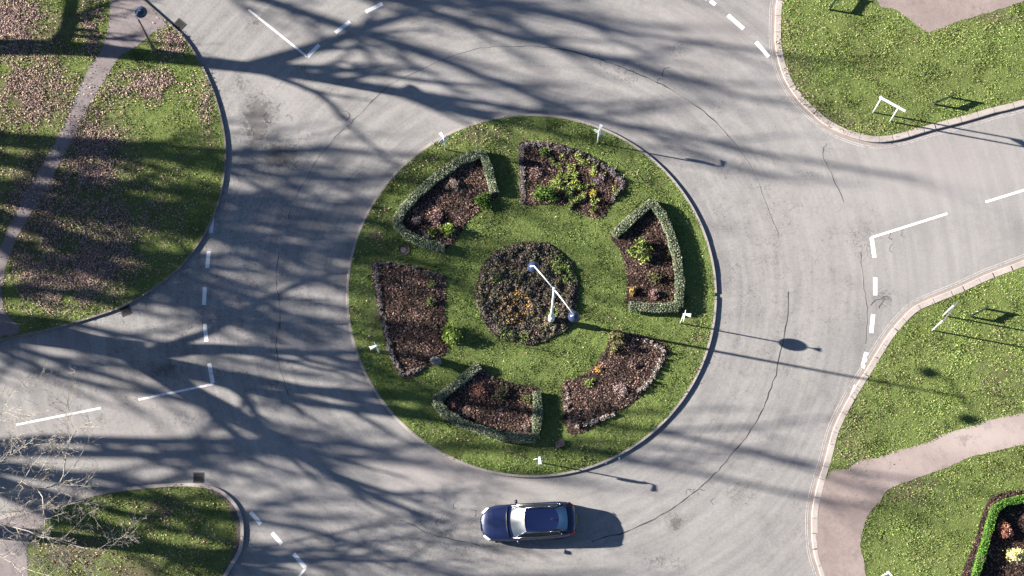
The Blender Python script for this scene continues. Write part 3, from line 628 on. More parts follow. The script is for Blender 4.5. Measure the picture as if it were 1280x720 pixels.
# ------------------------------------------------------------------ grass blades and litter
def masked(X, Y, key):
    poly = VERGES[key]; k = inpoly(X, Y, poly) & (segdist(X, Y, poly) > KW[key]+.01)
    for p in PP.values(): k &= ~(inpoly(X, Y, p) & (segdist(X, Y, p) > .04))
    for p in BP.values(): k &= ~inpoly(X, Y, p)
    if key == 'SW': k &= ~inpoly(X, Y, sw_in)
    return k
def blades(key, dens):
    A_ = P(-40, 750).xy; B_ = P(1320, -30).xy
    poly = VERGES[key]; x0 = max(min(p.x for p in poly), A_.x); x1 = min(max(p.x for p in poly), B_.x); y0 = max(min(p.y for p in poly), A_.y); y1 = min(max(p.y for p in poly), B_.y)
    n = int((x1-x0)*(y1-y0)*dens); X = rng.uniform(x0, x1, n); Y = rng.uniform(y0, y1, n); k = masked(X, Y, key)
    dn = noise2(X, Y, 1.4, 2)+noise2(X, Y, 4.2, 1)*.8; k &= rng.random(n) < .70+.35*dn
    soil = soilfn(X, Y); k &= rng.random(n) > soil*.75; X = X[k]; Y = Y[k]; n = len(X); soil = soil[k]; dn = dn[k]
    h = rng.uniform(.025, .065, n)*(1+.35*dn); a = rng.uniform(0, 6.283, n); ln = rng.uniform(.03, .10, n); b = rng.uniform(0, 6.283, n); wd = rng.uniform(.014, .028, n)
    base = np.column_stack([X, Y, np.full(n, GZ-.005)]); wv = np.column_stack([np.cos(a), np.sin(a), np.zeros(n)])*wd[:, None]
    tip = base+np.column_stack([np.cos(b)*ln, np.sin(b)*ln, h])
    V = np.stack([base-wv, base+wv, tip], 1).reshape(-1, 3); F = np.arange(3*n).reshape(n, 3)
    C = pal(n, [(.105, .158, .030), (.150, .205, .045), (.225, .26, .085), (.068, .104, .024), (.33, .31, .17)], [4, 4, 2.4, 3, 1.0])
    g = (noise2(X, Y, .5, 9)+noise2(X, Y, 1.6, 4)*.6)[:, None]
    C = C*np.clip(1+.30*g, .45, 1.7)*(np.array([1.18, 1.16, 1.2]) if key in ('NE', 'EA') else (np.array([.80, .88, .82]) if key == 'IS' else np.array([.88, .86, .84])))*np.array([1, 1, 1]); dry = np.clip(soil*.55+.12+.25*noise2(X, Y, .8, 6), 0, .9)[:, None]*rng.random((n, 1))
    C = C*(1-dry)+np.array([.20, .17, .085])*dry
    return V, F, np.clip(C*rng.uniform(.75, 1.25, (n, 1)), .004, 1).repeat(3, 0)
for key, dens, lab in (('NW', 480, 'short grass on the large leaf strewn lawn at the upper left'), ('SW', 560, 'short grass on the small lawn at the lower left'), ('NE', 620, 'bright short grass on the upper right lawn'),
                  ('EA', 620, 'bright short grass on the right hand lawns either side of the path'), ('IS', 620, 'short grass on the round island between the beds')):
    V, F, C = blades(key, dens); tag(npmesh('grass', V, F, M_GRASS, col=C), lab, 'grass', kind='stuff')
def litter(key, n, spots, lab, cols, size=.06):
    Xs = []; Ys = []; tot = sum(s[4] for s in spots)
    for px, py, rx, ry, wt in spots:
        m_ = int(n*wt/tot); c = P(px, py, GZ); Xs.append(rng.normal(c.x, rx*.0402*.6, m_)); Ys.append(rng.normal(c.y, ry*.0402*.6, m_))
    X = np.concatenate(Xs); Y = np.concatenate(Ys); k = inpoly(X, Y, VERGES[key])
    dn = noise2(X, Y, 1.1, 8)+.8*noise2(X, Y, 3., 3); k &= rng.random(len(X)) < .6+.45*dn
    inp = np.zeros(len(X), bool)
    for p in PP.values(): inp |= inpoly(X, Y, p)
    for p in BP.values(): inp |= inpoly(X, Y, p)
    k &= ~(inp & (rng.random(len(X)) > (.35 if key == 'NW' else .12))); X = X[k]; Y = Y[k]
    V, F, C = leaves(np.column_stack([X, Y, GZ+rng.uniform(.03, .075, len(X))]), size, pal(len(X), cols), .55, 1.4, .3)
    tag(npmesh('fallen_leaves', V, F, M_LITTER, col=C), lab, 'fallen leaves', kind='stuff')
LC = [(.33, .22, .17), (.24, .15, .125), (.15, .09, .08), (.42, .31, .22), (.40, .34, .16), (.20, .12, .12)]
LN = [(.22, .145, .135), (.31, .205, .19), (.13, .08, .08), (.36, .26, .21), (.38, .30, .19), (.19, .115, .125)]
litter('NW', 82000, [(115, 195, 34, 60, 3.2), (50, 250, 40, 70, 2.5), (40, 110, 50, 50, 3), (15, 30, 36, 40, 3), (110, 330, 60, 34, 4), (115, 30, 12, 40, 1.), (185, 108, 50, 18, 1.8), (150, 270, 60, 34, 1.5), (40, 350, 40, 40, 1.5), (215, 52, 22, 20, .8), (258, 130, 10, 40, .3), (-30, 200, 40, 200, 3), (190, 250, 80, 90, .9), (90, 375, 60, 20, .8)],
       'dry pink brown leaves scattered thickly over the upper left lawn', LN, .05)
litter('SW', 2600, [(200, 640, 40, 20, 2), (230, 680, 70, 30, 2), (110, 690, 70, 30, 3), (240, 620, 60, 20, 1)], 'dry leaves scattered over the lower left lawn', LC, .055)
litter('NE', 2600, [(985, 60, 16, 60, 2), (1010, 130, 30, 20, 1.6), (1080, 80, 120, 80, 1.2), (1080, 160, 60, 10, 1.2), (1150, 45, 80, 12, .8)], 'sparse dry leaves along the edges of the upper right lawn', [(.24, .18, .10), (.18, .13, .08), (.33, .28, .17)], .045)
litter('EA', 2600, [(1070, 540, 20, 50, 2), (1110, 480, 40, 40, 1.6), (1240, 470, 60, 60, 1.6), (1140, 610, 60, 20, 1.2), (1180, 430, 70, 50, 1), (1090, 570, 40, 12, 1), (1150, 690, 60, 40, .6)], 'sparse dry leaves along the path sides of the right hand lawns', [(.24, .18, .10), (.18, .13, .08), (.32, .28, .17)], .04)
litter('IS', 3600, [(600, 165, 70, 20, 2), (520, 200, 40, 40, 1.6), (470, 300, 20, 60, 1.2), (450, 400, 12, 60, .8), (800, 200, 60, 40, 1), (540, 550, 60, 30, 1.2), (700, 560, 60, 12, 1), (664, 366, 200, 200, 1.5), (870, 420, 14, 70, .8)], 'brown leaves scattered round the edge of the island grass', LC, .05)
# ------------------------------------------------------------------ small ground objects
def drain(px, py, rz, label):
    c = P(px, py); root = thing('drain_cover', label, 'drain', (c.x, c.y, .004), rz)
    f = MB(); W_ = .46
    for s in (-1, 1): f.box((0, s*W_/2, .006), (W_+.05, .05, .02)); f.box((s*W_/2, 0, .0055), (.05, W_-.052, .019))
    f.build('frame', M_IRON, root)
    g = MB(); g.box((0, 0, -.002), (W_-.06, W_-.06, .004)); g.build('pit_shade', M_PITBLACK, root)  # flat black plate, the shade below the bars put into its colour
    b = MB()
    for k in range(6): b.box((0, -.17+k*.068, .006), (W_-.06, .026, .014))
    b.build('grating', M_GREY if False else M_IRON, root)
drain(157, 388, .35, 'square iron drain grating in the road below the upper left lawn'); drain(248, 597, .0, 'square iron drain grating at the top of the lower left lawn'); drain(224, 31, -.7, 'square iron drain grating beside the kerb near the single lamp')
c = P(700, 555, GZ); r = thing('ground_box', 'small brown square cover standing in the grass near the bottom of the island', 'cover', (c.x, c.y, GZ), .25)
MB().box((0, 0, .05), (.42, .3, .12)).build('box', M_WOODD, r, bevel=.01); MB().box((0, 0, .125), (.46, .33, .03)).build('lid', M_WOODD, r, bevel=.006)
c = P(505, 312, GZ); r = thing('inspection_cover', 'round dark cover set in the grass below the upper left hedge', 'cover', (c.x, c.y, GZ))
MB().lathe([(0, .02), (.2, .02), (.26, .045), (.30, .045), (.32, -.05)], 24).build('rim', M_IRON, r); MB().lathe([(0, .035), (.14, .035), (.16, .022)], 20).build('lid', M_WOODD, r)
def rock(px, py, sx, sy, sz, mat, label, name='rock', z=GZ):
    V = []; F = []; n = 12; m_ = 7; sd = random.random()*9
    for i in range(m_+1):
        ph = math.pi*i/m_
        for k in range(n):
            a = 2*math.pi*k/n; q = 1+.16*math.sin(a*2+sd+ph)+.10*math.sin(a*5+ph*3+sd)
            V.append((sx*q*math.sin(ph)*math.cos(a), sy*q*math.sin(ph)*math.sin(a), sz*(.45+math.cos(ph)*.62)*(1+.08*math.sin(a*3))))
    for i in range(m_):
        for k in range(n): F.append((i*n+k, (i+1)*n+k, (i+1)*n+(k+1) % n, i*n+(k+1) % n))
    c = P(px, py, z); o = MB().add(V, F).build(name, mat); o.location = (c.x, c.y, z); return tag(o, label, 'stone')
rock(545, 452, .28, .25, .42, M_ROCK, 'large grey boulder at the lower right corner of the bare brown bed')
rock(757, 578, .09, .07, .07, M_WHITE, 'white stone in the road against the island kerb, nearer the bottom', z=0)
rock(774, 572.5, .06, .07, .06, M_WHITE, 'small white stone in the road a little right of the larger one', z=0)
rock(462, 420, .07, .05, .05, M_KERB, 'small pale stone in the grass above the left island sign')
c = P(657, 434, GZ); r = thing('stake', 'thin dark stake in the grass below the round middle bed', 'stake', (c.x, c.y, GZ))
MB().tube([(0, 0, -.05), (0, 0, .45)], .018, 6).build('rod', M_IRON, r); MB().box((0, 0, .46), (.14, .02, .06)).build('plate', M_IRON, r)
# ------------------------------------------------------------------ lamps
def hood(mb_r, r, parent, loc):
    h = MB().lathe([(0.0, .20), (.06, .20), (.085, .15), (.15, .13), (.22, .06), (r, -.06), (r+.012, -.09), (r-.01, -.09), (.2, .03), (0, .1)], 28).build('lamp_hood', M_HOOD, parent, True); h.location = loc
    g = MB().lathe([(0, -.24), (.1, -.22), (.17, -.15), (.195, -.06), (.19, -.03)], 22).build('globe', M_GLASSW, h, True); return h
c = P(689, 400, GZ); HL = 8.4
T = P(694.5, 361, GZ+HL); lean = Vector((T.x-c.x, T.y-c.y)); lp = thing('street_lamp', 'tall white lamp post with two opposite arms in the middle of the island', 'street lamp', (c.x, c.y, GZ))
MB().lathe([(.16, -.05), (.16, .9), (.14, .98), (.085, 1.02), (0, 1.03)], 16).build('base', M_WHITE, lp, True)
MB().tube([(0, 0, 1.0), (0, 0, 3), (0, 0, HL)], [.075, .065, .05], 12).build('pole', M_WHITE, lp, True)
a1 = P(669, 332, GZ+HL); a2 = P(719.5, 394, GZ+HL); v1 = Vector((a1.x-T.x, a1.y-T.y, 0)); v2 = Vector((a2.x-T.x, a2.y-T.y, 0))
for v in (v1, v2):
    MB().tube([(0, 0, HL-.05), (v.x*.5, v.y*.5, HL+.06), (v.x*1.0, v.y*1.0, HL+.02)], [.035, .03, .028], 8).build('arm', M_WHITE, lp, True)
    hood(None, .27, lp, (v.x*1.0, v.y*1.0, HL-.22))
MB().lathe([(0, .16), (.05, .12), (.075, .05), (.06, -.1), (.055, -.1)], 14, (0, 0, HL)).build('finial', M_WHITE, lp, True)
c = P(193, 63, GZ); HS = 5.3; lp = thing('street_lamp', 'dark single lamp post with a blue black hood at the top left beside the path', 'street lamp', (c.x, c.y, GZ))
MB().lathe([(.10, -.05), (.10, .8), (.07, .86), (0, .87)], 14).build('base', M_WOODD, lp, True)
MB().tube([(0, 0, .8), (0, 0, HS)], [.055, .04], 12).build('pole', M_WOODD, lp, True)
T = P(176, 20, GZ+HS); q = P(176, 13, GZ+HS); v = Vector((c.x, c.y)); hd = Vector((.10, .42))
MB().tube([(0, 0, HS-.05), (-.12, .12, HS+.22), (.0, .36, HS+.32), (hd.x, hd.y, HS+.22)], [.03]*4, 8).build('arm', M_SIGNBACK, lp, True)
hood(None, .29, lp, (hd.x, hd.y, HS))
# ------------------------------------------------------------------ island keep-left signs
def island_sign(px, py, H_, label, twist=0):
    c = P(px, py, GZ); d = Vector((c.x-ISL.x, c.y-ISL.y)); rz = math.atan2(d.y, d.x)+twist
    r = thing('traffic_sign', label, 'road sign', (c.x, c.y, GZ), rz, 'signs round the island')
    MB().tube([(0, 0, -.05), (0, 0, H_)], .032, 10).build('post', M_WHITE, r, True)
    R = Matrix.Rotation(math.radians(90), 3, 'Y')
    zc = H_-.42; dsc = MB().lathe([(0, .008), (.30, .008), (.302, 0), (.30, -.008), (0, -.008)], 32, (.055, 0, zc), R).build('sign_plate', M_SIGNBACK, r)
    MB().lathe([(0, .003), (.285, .003)], 32, (.064, 0, zc), R).build('sign_face', M_BLUE, dsc)
    ar = MB()
    # white arrow pointing down and to the left as seen by drivers
    for (y0, z0, y1, z1) in ((.13, .13, -.10, -.10), (-.13, -.13, .05, -.13), (-.13, -.13, -.13, .05)):
        a = Vector((.071, y0, zc+z0)); b = Vector((.071, y1, zc+z1)); t = (b-a).normalized(); n_ = Vector((1, 0, 0)).cross(t)*.025
        ar.add([a+n_, a-n_, b-n_, b+n_], [(0, 1, 2, 3)])
    ar.build('arrow', M_WHITE, dsc)
    # sign light: flared hood reaching out over the face
    hz = H_
    Vh = [(0.0, -.03, hz), (0, .03, hz), (0, .03, hz+.07), (0, -.03, hz+.07), (.36, -.105, hz-.01), (.36, .105, hz-.01), (.34, .09, hz+.06), (.34, -.09, hz+.06)]
    MB().add(Vh, [(0, 1, 5, 4), (1, 2, 6, 5), (2, 3, 7, 6), (3, 0, 4, 7), (4, 5, 6, 7), (0, 3, 2, 1)]).build('sign_light', M_WHITE, r, bevel=.008)
    MB().box((0, 0, zc+.25), (.10, .12, .04)).build('clip', M_GREY, r)
island_sign(746.7, 179, 2.45, 'white keep left sign post at the top of the island above the unhedged bed')
island_sign(850.5, 404, 2.6, 'white keep left sign post by the bottom corner of the right hand hedge')
island_sign(556.5, 187, 2.3, 'white keep left sign post on the kerb above the upper left hedge')
island_sign(474, 441, 2.2, 'white keep left sign post beside the bare brown bed at the left of the island')
island_sign(674, 578, 2.2, 'white keep left sign post at the bottom of the island below the tray shaped hedge')
# ------------------------------------------------------------------ direction signs on two posts
def direction_sign(f1, f2, H_, label, bh=.26, extra=(.35, .45), face=1, mat=None):
    a = P(*f1, GZ); b = P(*f2, GZ); d = (b.xy-a.xy); L = d.length; rz = math.atan2(d.y, d.x); m_ = (a+b)/2
    r = thing('direction_sign', label, 'road sign', (m_.x, m_.y, GZ), rz, 'direction signs on two posts')
    for s in (-1, 1): MB().tube([(s*L/2, 0, -.05), (s*L/2, 0, H_)], .038, 10).build('post', M_WHITE, r, True)
    x0, x1 = -L/2-extra[0], L/2+extra[1]; y = -.055*face
    bd = MB().box(((x0+x1)/2, y, H_-bh/2+.02), (x1-x0, .02, bh)).build('sign_plate', mat or M_WHITE, r)
    rl = MB()
    for zz in (H_-.1, H_-bh+.16): rl.box(((x0+x1)/2, y+.025*face, zz), (x1-x0-.04, .03, .05))
    rl.build('rail', M_SIGNBACK, bd)
    cp = MB().box(((x0+x1)/2, y, H_+.033), (x1-x0, .06, .022)).build('cap_rail', mat or M_WHITE, bd); return r
direction_sign((1091.5, 140.5), (1112.5, 152), 3.0, 'white direction board on two white posts on the upper right lawn', extra=(.12, .38))
direction_sign((1165.5, 413), (1179, 394.5), 2.8, 'direction board seen edge on with two long post shadows on the right hand lawn', extra=(.12, .3), mat=plain('weathered_board', (.20, .20, .18), .7, .3))
direction_sign((1102, 720), (1114, 735), 2.7, 'direction board cut by the bottom edge on the lawn beside the path', extra=(.1, .3))
def nameplate(f1, f2, label, H_=.66):
    a = P(*f1, GZ); b = P(*f2, GZ); d = (b.xy-a.xy); L = d.length; rz = math.atan2(d.y, d.x); m_ = (a+b)/2
    r = thing('street_name_plate', label, 'street sign', (m_.x, m_.y, GZ), rz, 'low street name plates')
    for s in (-1, 1): MB().box((s*(L/2), 0, H_/2), (.08, .08, H_+.1)).build('post', M_GREEN, r, bevel=.008)
    MB().box((0, -.05, H_-.13), (L+.04, .018, .22)).build('plate', M_GREEN, r); MB().box((0, -.012, H_-.13), (L-.09, .05, .05)).build('batten', M_GREEN, r)
nameplate((1168, 130.5), (1189, 122), 'low dark green name plate on two short posts right of the white board'); nameplate((1037, 12), (1049, -5), 'low dark green name plate cut by the top edge of the upper right lawn')
nameplate((1213, 396), (1231.5, 386), 'low dark green name plate on two short posts on the right hand lawn')
c = P(136, 637, GZ); r = thing('marker_post', 'short dark post with a small plate on the lower left lawn', 'post', (c.x, c.y, GZ), .6)
MB().box((0, 0, .5), (.09, .09, 1.1)).build('post', M_GREEN, r, bevel=.01); MB().box((0, 0, .93), (.28, .07, .34)).build('plate', M_GREEN, r, bevel=.01)
# ------------------------------------------------------------------ car
def paintm():
    t = NT('navy_car_paint'); n = t.noise(300, 2)
    m_ = t.done(t.mix(t.ramp(n, .3, .7), (.003, .007, .036), (.005, .011, .052)), .32, Metallic=.35)
    t.b.inputs['Coat Weight'].default_value = 1; t.b.inputs['Coat Roughness'].default_value = .04; t.b.inputs['Specular IOR Level'].default_value = .5; return m_
M_CAR = paintm(); M_CGL = plain('car_glass', (.012, .016, .02), .12, .05, Specular_IOR_Level=.4); M_WS = plain('windscreen_glass', (.03, .04, .045), .17, .05, Specular_IOR_Level=1.0)
M_RW = plain('rear_glass', (.05, .13, .20), .12, .05, Specular_IOR_Level=1.)
M_CHR = plain('chrome', (.42, .41, .40), .3, .03, Metallic=1.); M_TYRE = plain('tyre_rubber', (.02, .02, .02), .85, .1); M_RIM = plain('alloy', (.5, .5, .52), .3, .05, Metallic=.9)
M_RED = plain('tail_lamp_red', (.36, .008, .012), .2, .05); M_HEAD = plain('head_lamp_glass', (.55, .56, .58), .12, .04, Specular_IOR_Level=.8); M_TRIM = plain('black_trim', (.012, .012, .013), .4, .05)
ca = P(602, 656, .4); cb_ = P(719.5, 648.5, .6); cm = (ca+cb_)/2; hd = math.atan2(ca.y-cb_.y, ca.x-cb_.x); LEN = (ca.xy-cb_.xy).length
car = thing('car', 'dark blue saloon car driving left below the island', 'car', (cm.x, cm.y, .001), hd); KX = LEN/4.70
def patch(c00, c10, c11, c01, n=10, m_=8, bulge=0., bu=0., bv=0., bu1=None):
    V = []; F = []; c00, c10, c11, c01 = map(Vector, (c00, c10, c11, c01)); nrm = ((c10-c00).cross(c01-c00)).normalized()
    for j in range(m_+1):
        for i in range(n+1):
            u = i/n; v = j/m_; p = c00*(1-u)*(1-v)+c10*u*(1-v)+c11*u*v+c01*(1-u)*v
            p = p+nrm*bulge*(4*u*(1-u))*(.7+.3*4*v*(1-v) if bv else 1)
            p = p+Vector(((bu*(1-v)+(bu if bu1 is None else bu1)*v)*4*u*(1-u), 0, 0)); V.append(p)
    for j in range(m_):
        for i in range(n): F.append((j*(n+1)+i, j*(n+1)+i+1, (j+1)*(n+1)+i+1, (j+1)*(n+1)+i))
    return V, F
st = [(2.350, .28, .56), (2.335, .42, .61), (2.28, .57, .66), (2.17, .70, .71), (2.02, .79, .76), (1.8, .85, .81), (1.4, .885, .875), (1.0, .895, .93), (.5, .9, .95), (-.5, .9, .965), (-1.2, .895, .985), (-1.6, .88, 1.0), (-1.9, .845, .985), (-2.08, .80, .955), (-2.2, .73, .92), (-2.29, .62, .87), (-2.335, .53, .82), (-2.35, .42, .74)]
sx = np.array([s[0] for s in st])[::-1]; sw_ = np.array([s[1] for s in st])[::-1]; sz_ = np.array([s[2] for s in st])[::-1]
xs = np.concatenate([np.linspace(-2.35, -2.2, 6), np.arange(-2.15, 2.2, .05), np.linspace(2.2, 2.35, 9)])
cs = [(0, .035, 1), (.35, .03, 1), (.62, .018, 1), (.82, -.01, 1), (.92, -.06, 1), (.98, -.13, 1), (1., -.2, 1)]
V = []; F = []; m_ = None
for x in xs:
    W_ = np.interp(x, sx, sw_); Z_ = np.interp(x, sx, sz_); row = [(x*KX, f*W_, Z_+dz) for f, dz, _ in cs]
    zb = Z_-.2; row += [(x*KX, W_*q, .22+(zb-.22)*(1-k)) for k, q in ((.25, 1.005), (.5, 1.0), (.75, .985), (1., .95))]; row.append((x*KX, W_*.5, .2)); row.append((x*KX, 0, .2))
    m_ = len(row); V += row
full = MB(); nr = len(xs); zc_, R_ = .33, .37
for sgn in (1, -1):
    F = []
    for i in range(nr-1):
        for k in range(m_-1):
            q = (i*m_+k, (i+1)*m_+k, (i+1)*m_+k+1, i*m_+k+1); cc = sum((Vector(V[a]) for a in q), Vector())/4
            if k >= 5 and min(math.hypot(cc.x-1.38, cc.z-zc_), math.hypot(cc.x+1.40, cc.z-zc_)) < R_ and k < m_-2: continue
            F.append(q if sgn < 0 else q[::-1])
    full.add([(a, sgn*b, c) for a, b, c in V], F)
    e0 = tuple(range(m_)); full.f.append(tuple(len(full.v)-len(V)+x for x in e0)); full.f.append(tuple(len(full.v)-len(V)+(nr-1)*m_+x for x in e0))
full.build('body', M_CAR, car, True)
MB().box((0, 0, .45), (3.9, 1.35, .42)).build('underbody', M_TRIM, car)
# glasshouse
def mk(name, c, mat, par=None, sm=True, **kw): V_, F_ = patch(*c, **kw); return MB().add(V_, F_).build(name, mat, par or car, sm)
WB, WT = .76, .575
wf = mk('windscreen', [(.72, WB-.02, .95), (.72, -WB+.02, .95), (.14, -WT, 1.37), (.14, WT, 1.37)], M_WS, bulge=.04, bu=.27, bu1=.08, bv=1, n=16, m_=10)
rf = mk('roof', [(.14, WT, 1.37), (.14, -WT, 1.37), (-1.30, -WT+.07, 1.35), (-1.30, WT-.07, 1.35)], M_CAR, bulge=.065, bu=.0, bu1=-.20, bv=1, n=14, m_=14)
# fill the front roof edge curve
mk('roof_front', [(.14, WT, 1.368), (.14, -WT, 1.368), (.13, -WT, 1.366), (.13, WT, 1.366)], M_CAR, rf, bulge=.0, bu=.078, n=14, m_=2)
mk('rear_window', [(-1.295, WT-.08, 1.348), (-1.295, -WT+.08, 1.348), (-1.84, -WB+.19, 1.035), (-1.84, WB-.19, 1.035)], M_RW, bulge=.03, bu=-.20, bu1=-.08, bv=1, n=12)
for s in (1, -1):
    def sd(name, pts, mat, par=None, sm=True): return MB().add([(x, s*y, z) for x, y, z in pts], [tuple(range(len(pts))) if s > 0 else tuple(range(len(pts)))[::-1]]).build(name, mat, par or car)
    f1 = sd('side_window', [(.70, WB+.02, .965), (-.30, WB+.035, .975), (-.30, WT+.01, 1.365), (.13, WT+.01, 1.36)], M_CGL)
    f2 = sd('side_window', [(-.36, WB+.035, .975), (-1.55, WB+.0, .99), (-1.30, WT-.01, 1.345), (-.36, WT+.01, 1.365)], M_CGL)
    sd('pillar', [(-.30, WB+.036, .975), (-.36, WB+.036, .975), (-.36, WT+.012, 1.366), (-.30, WT+.012, 1.366)], M_TRIM)
    MB().tube([(.80, s*(WB-.01), .955), (.13, s*(WT+.0), 1.385), (-.6, s*(WT+.005), 1.40), (-1.28, s*(WT-.06), 1.34), (-1.9, s*(WB-.16), 1.0)], [.035, .035, .035, .04, .05], 8).build('pillar', M_CAR, car, True)
    MB().tube([(.80, s*(WB+.03), .962), (-.5, s*(WB+.045), .975), (-1.5, s*(WB+.005), .995), (-1.62, s*(WB-.04), 1.03), (-1.36, s*(WT+.03), 1.30), (-1.0, s*(WT+.045), 1.37)], .016, 6).build('chrome_trim', M_CHR, car, True)
    MB().tube([(.12, s*(WT+.04), 1.365), (-1.0, s*(WT+.045), 1.372)], .012, 6).build('roof_trim', M_CHR, car, True)
    # shoulder panel between glass and body side
    sd('shoulder', [(1.02, .70, .935), (1.0, .895*.9, .925), (.3, .80, .94), (-1.0, .80, .958), (-1.9, .76, .985), (-1.85, WB-.14, 1.035), (-1.55, WB, .992), (.72, WB, .955)], M_CAR)
    mr = MB().lathe([(0, .10), (.05, .09), (.075, .03), (.075, -.05), (.05, -.085), (0, -.09)], 12, (.56, s*(.98), 1.0), Matrix.Rotation(math.radians(90), 3, 'X')).build('mirror', M_CAR, car, True)
    MB().tube([(.58, s*.84, .95), (.56, s*.92, .97)], .022, 6).build('mirror_arm', M_TRIM, mr)
    hl = MB().add(*patch((2.20, s*.52, .70), (2.285, s*.58, .60), (2.04, s*.80, .67), (1.90, s*.775, .775), bulge=0.02)).build('headlight', M_HEAD, car, True)
    tl = MB().add(*patch((-1.98, s*.78, .965), (-2.20, s*.60, .93), (-2.29, s*.64, .82), (-2.05, s*.83, .86), bulge=0.)).build('tail_light', M_RED, car, True)
    for x in (1.38, -1.40):
        R = Matrix.Rotation(math.radians(90), 3, 'X'); yy = s*.80
        ty = MB().lathe([(.20, -.1), (.31, -.105), (.33, -.07), (.33, .07), (.31, .105), (.20, .1)], 26, (x, yy, .33), R).build('tyre', M_TYRE, None, True)
        wh = bpy.data.objects.new('wheel', None); COL.objects.link(wh); wh.parent = car; ty.parent = wh
        rim = MB().lathe([(0, .075), (.06, .08), (.19, .06), (.205, .09), (.205, -.09), (0, -.07)], 20, (x, yy, .33), Matrix.Rotation(math.radians(-90*s), 3, 'X')).build('rim', M_RIM, wh, True)
    # panel lines
    for x0, x1 in ((.66, .60), (-.33, -.33), (-1.28, -1.36)):
        MB().tube([(x0, s*.885, .93), (x1, s*.903, .75), (x1, s*.905, .35)], .006, 4).build('door_gap', M_TRIM, car)
    MB().tube([(1.0, s*.76, .935), (1.6, s*.66, .87), (2.18, s*.50, .735)], .006, 4).build('bonnet_gap', M_TRIM, car)
    MB().tube([(-1.9, s*.60, .998), (-2.10, s*.56, .955), (-2.24, s*.50, .905)], .006, 4).build('boot_gap', M_TRIM, car)
MB().tube([(.99, -.74, .94), (1.06, -.4, .968), (1.08, 0, .975), (1.06, .4, .968), (.99, .74, .94)], .03, 6).build('cowl', M_TRIM, car, True)
MB().box((2.33, 0, .50), (.05, .62, .16)).build('grille', M_TRIM, car, bevel=.02)
MB().tube([(2.352, -.34, .585), (2.365, 0, .60), (2.352, .34, .585)], .014, 6).build('grille_trim', M_CHR, car)
MB().box((2.345, 0, .40), (.03, .50, .11)).build('number_plate', M_WHITE, car); MB().box((-2.352, 0, .66), (.02, .50, .11)).build('number_plate', plain('yellow_plate', (.7, .55, .05), .5, .05), car)
MB().tube([(-1.9, -.6, 1.0), (-1.95, 0, 1.012), (-1.9, .6, 1.0)], .010, 5).build('boot_gap', M_TRIM, car)
MB().tube([(-1.1, 0, 1.40), (-1.2, 0, 1.45)], [.03, .008], 6).build('aerial', M_TRIM, car)
# ------------------------------------------------------------------ trees
SK = 1/math.tan(SUN_EL); SD = Vector((math.cos(SH), math.sin(SH), 0))
class Tree:
    def __init__(s, base): s.base = Vector(base); s.big = MB(); s.V = []; s.F = []; s.nv = 0
    def chain(s, pts, rad, n):
        V = []; prev = None
        for i, p in enumerate(pts):
            t = (pts[min(i+1, len(pts)-1)]-pts[max(i-1, 0)]).normalized(); a = prev if prev is not None else (Vector((1, 0, 0)) if abs(t.x) < .8 else Vector((0, 1, 0)))
            u = (a-t*a.dot(t)).normalized(); v = t.cross(u); prev = u
            for k in range(n):
                an = 2*math.pi*k/n; q = p+(u*math.cos(an)+v*math.sin(an))*rad[i]; V.append((q.x, q.y, q.z))
        b = s.nv
        for i in range(len(pts)-1):
            for k in range(n): s.F.append((b+i*n+k, b+i*n+(k+1) % n, b+(i+1)*n+(k+1) % n, b+(i+1)*n+k))
        s.V += V; s.nv += len(V)
    def sub(s, pts, rad, level, up=.25, spread=1., dens=1.):
        """grow children along a chain"""
        if level > 4: return
        L = sum((pts[i+1]-pts[i]).length for i in range(len(pts)-1))
        nch = {1: 9, 2: 7, 3: 6, 4: 5}[level]; nch = max(2, int(nch*dens*min(1.4, max(.5, L/{1: 6, 2: 3, 3: 1.5, 4: .8}[level]))))
        for c in range(nch):
            t = (.18+.80*(c+random.random())/nch)*(len(pts)-1); i = min(int(t), len(pts)-2); f = t-i
            p = pts[i].lerp(pts[i+1], f); r = rad[i]*(1-f)+rad[i+1]*f; d = (pts[i+1]-pts[i]).normalized()
            ax = d.cross(Vector((random.gauss(0, 1), random.gauss(0, 1), random.gauss(0, 1)))).normalized()
            an = math.radians(random.uniform(28, 62)); nd = (Matrix.Rotation(an, 3, ax) @ d+Vector((0, 0, up))).normalized()
            ln = L*random.uniform(.38, .62)*(1-.35*t/(len(pts)-1))*spread; r0 = min(r*.72, .02+r*.55) if level < 4 else max(.008, r*.6)
            q = [p]; k = 4 if level < 4 else 3; dd = nd
            for j in range(k):
                dd = (dd+Vector((random.gauss(0, .16), random.gauss(0, .16), random.gauss(0, .12)+.05))).normalized(); q.append(q[-1]+dd*ln/k)
            rr = [max(.007, r0*(1-.78*j/k)) for j in range(k+1)]
            s.chain(q, rr, 5 if level < 2 else (4 if level == 2 else 3))
            s.sub(q, rr, level+1, up*.8, spread, dens)
    def build(s, label, mat=M_BARK, group='bare winter trees'):
        root = thing('tree', label, 'tree', tuple(s.base), 0, group)
        Mi = Matrix.Translation(-s.base); t = s.big.build('trunk', mat, root, True); t.matrix_parent_inverse = Mi
        V = np.array(s.V); c = npmesh('branches', V, np.array(s.F), mat, root, smooth_=True); c.matrix_parent_inverse = Mi; return root
def from_shadow(px, py, bx, drift):
    G = P(px, py, .05); z = max(.3, (G.x-bx-drift)/(SD.x*SK)); return Vector((G.x-SD.x*SK*z, G.y-SD.y*SK*z, z))
def densify(pts, n=4):
    return smooth(pts, False, n)
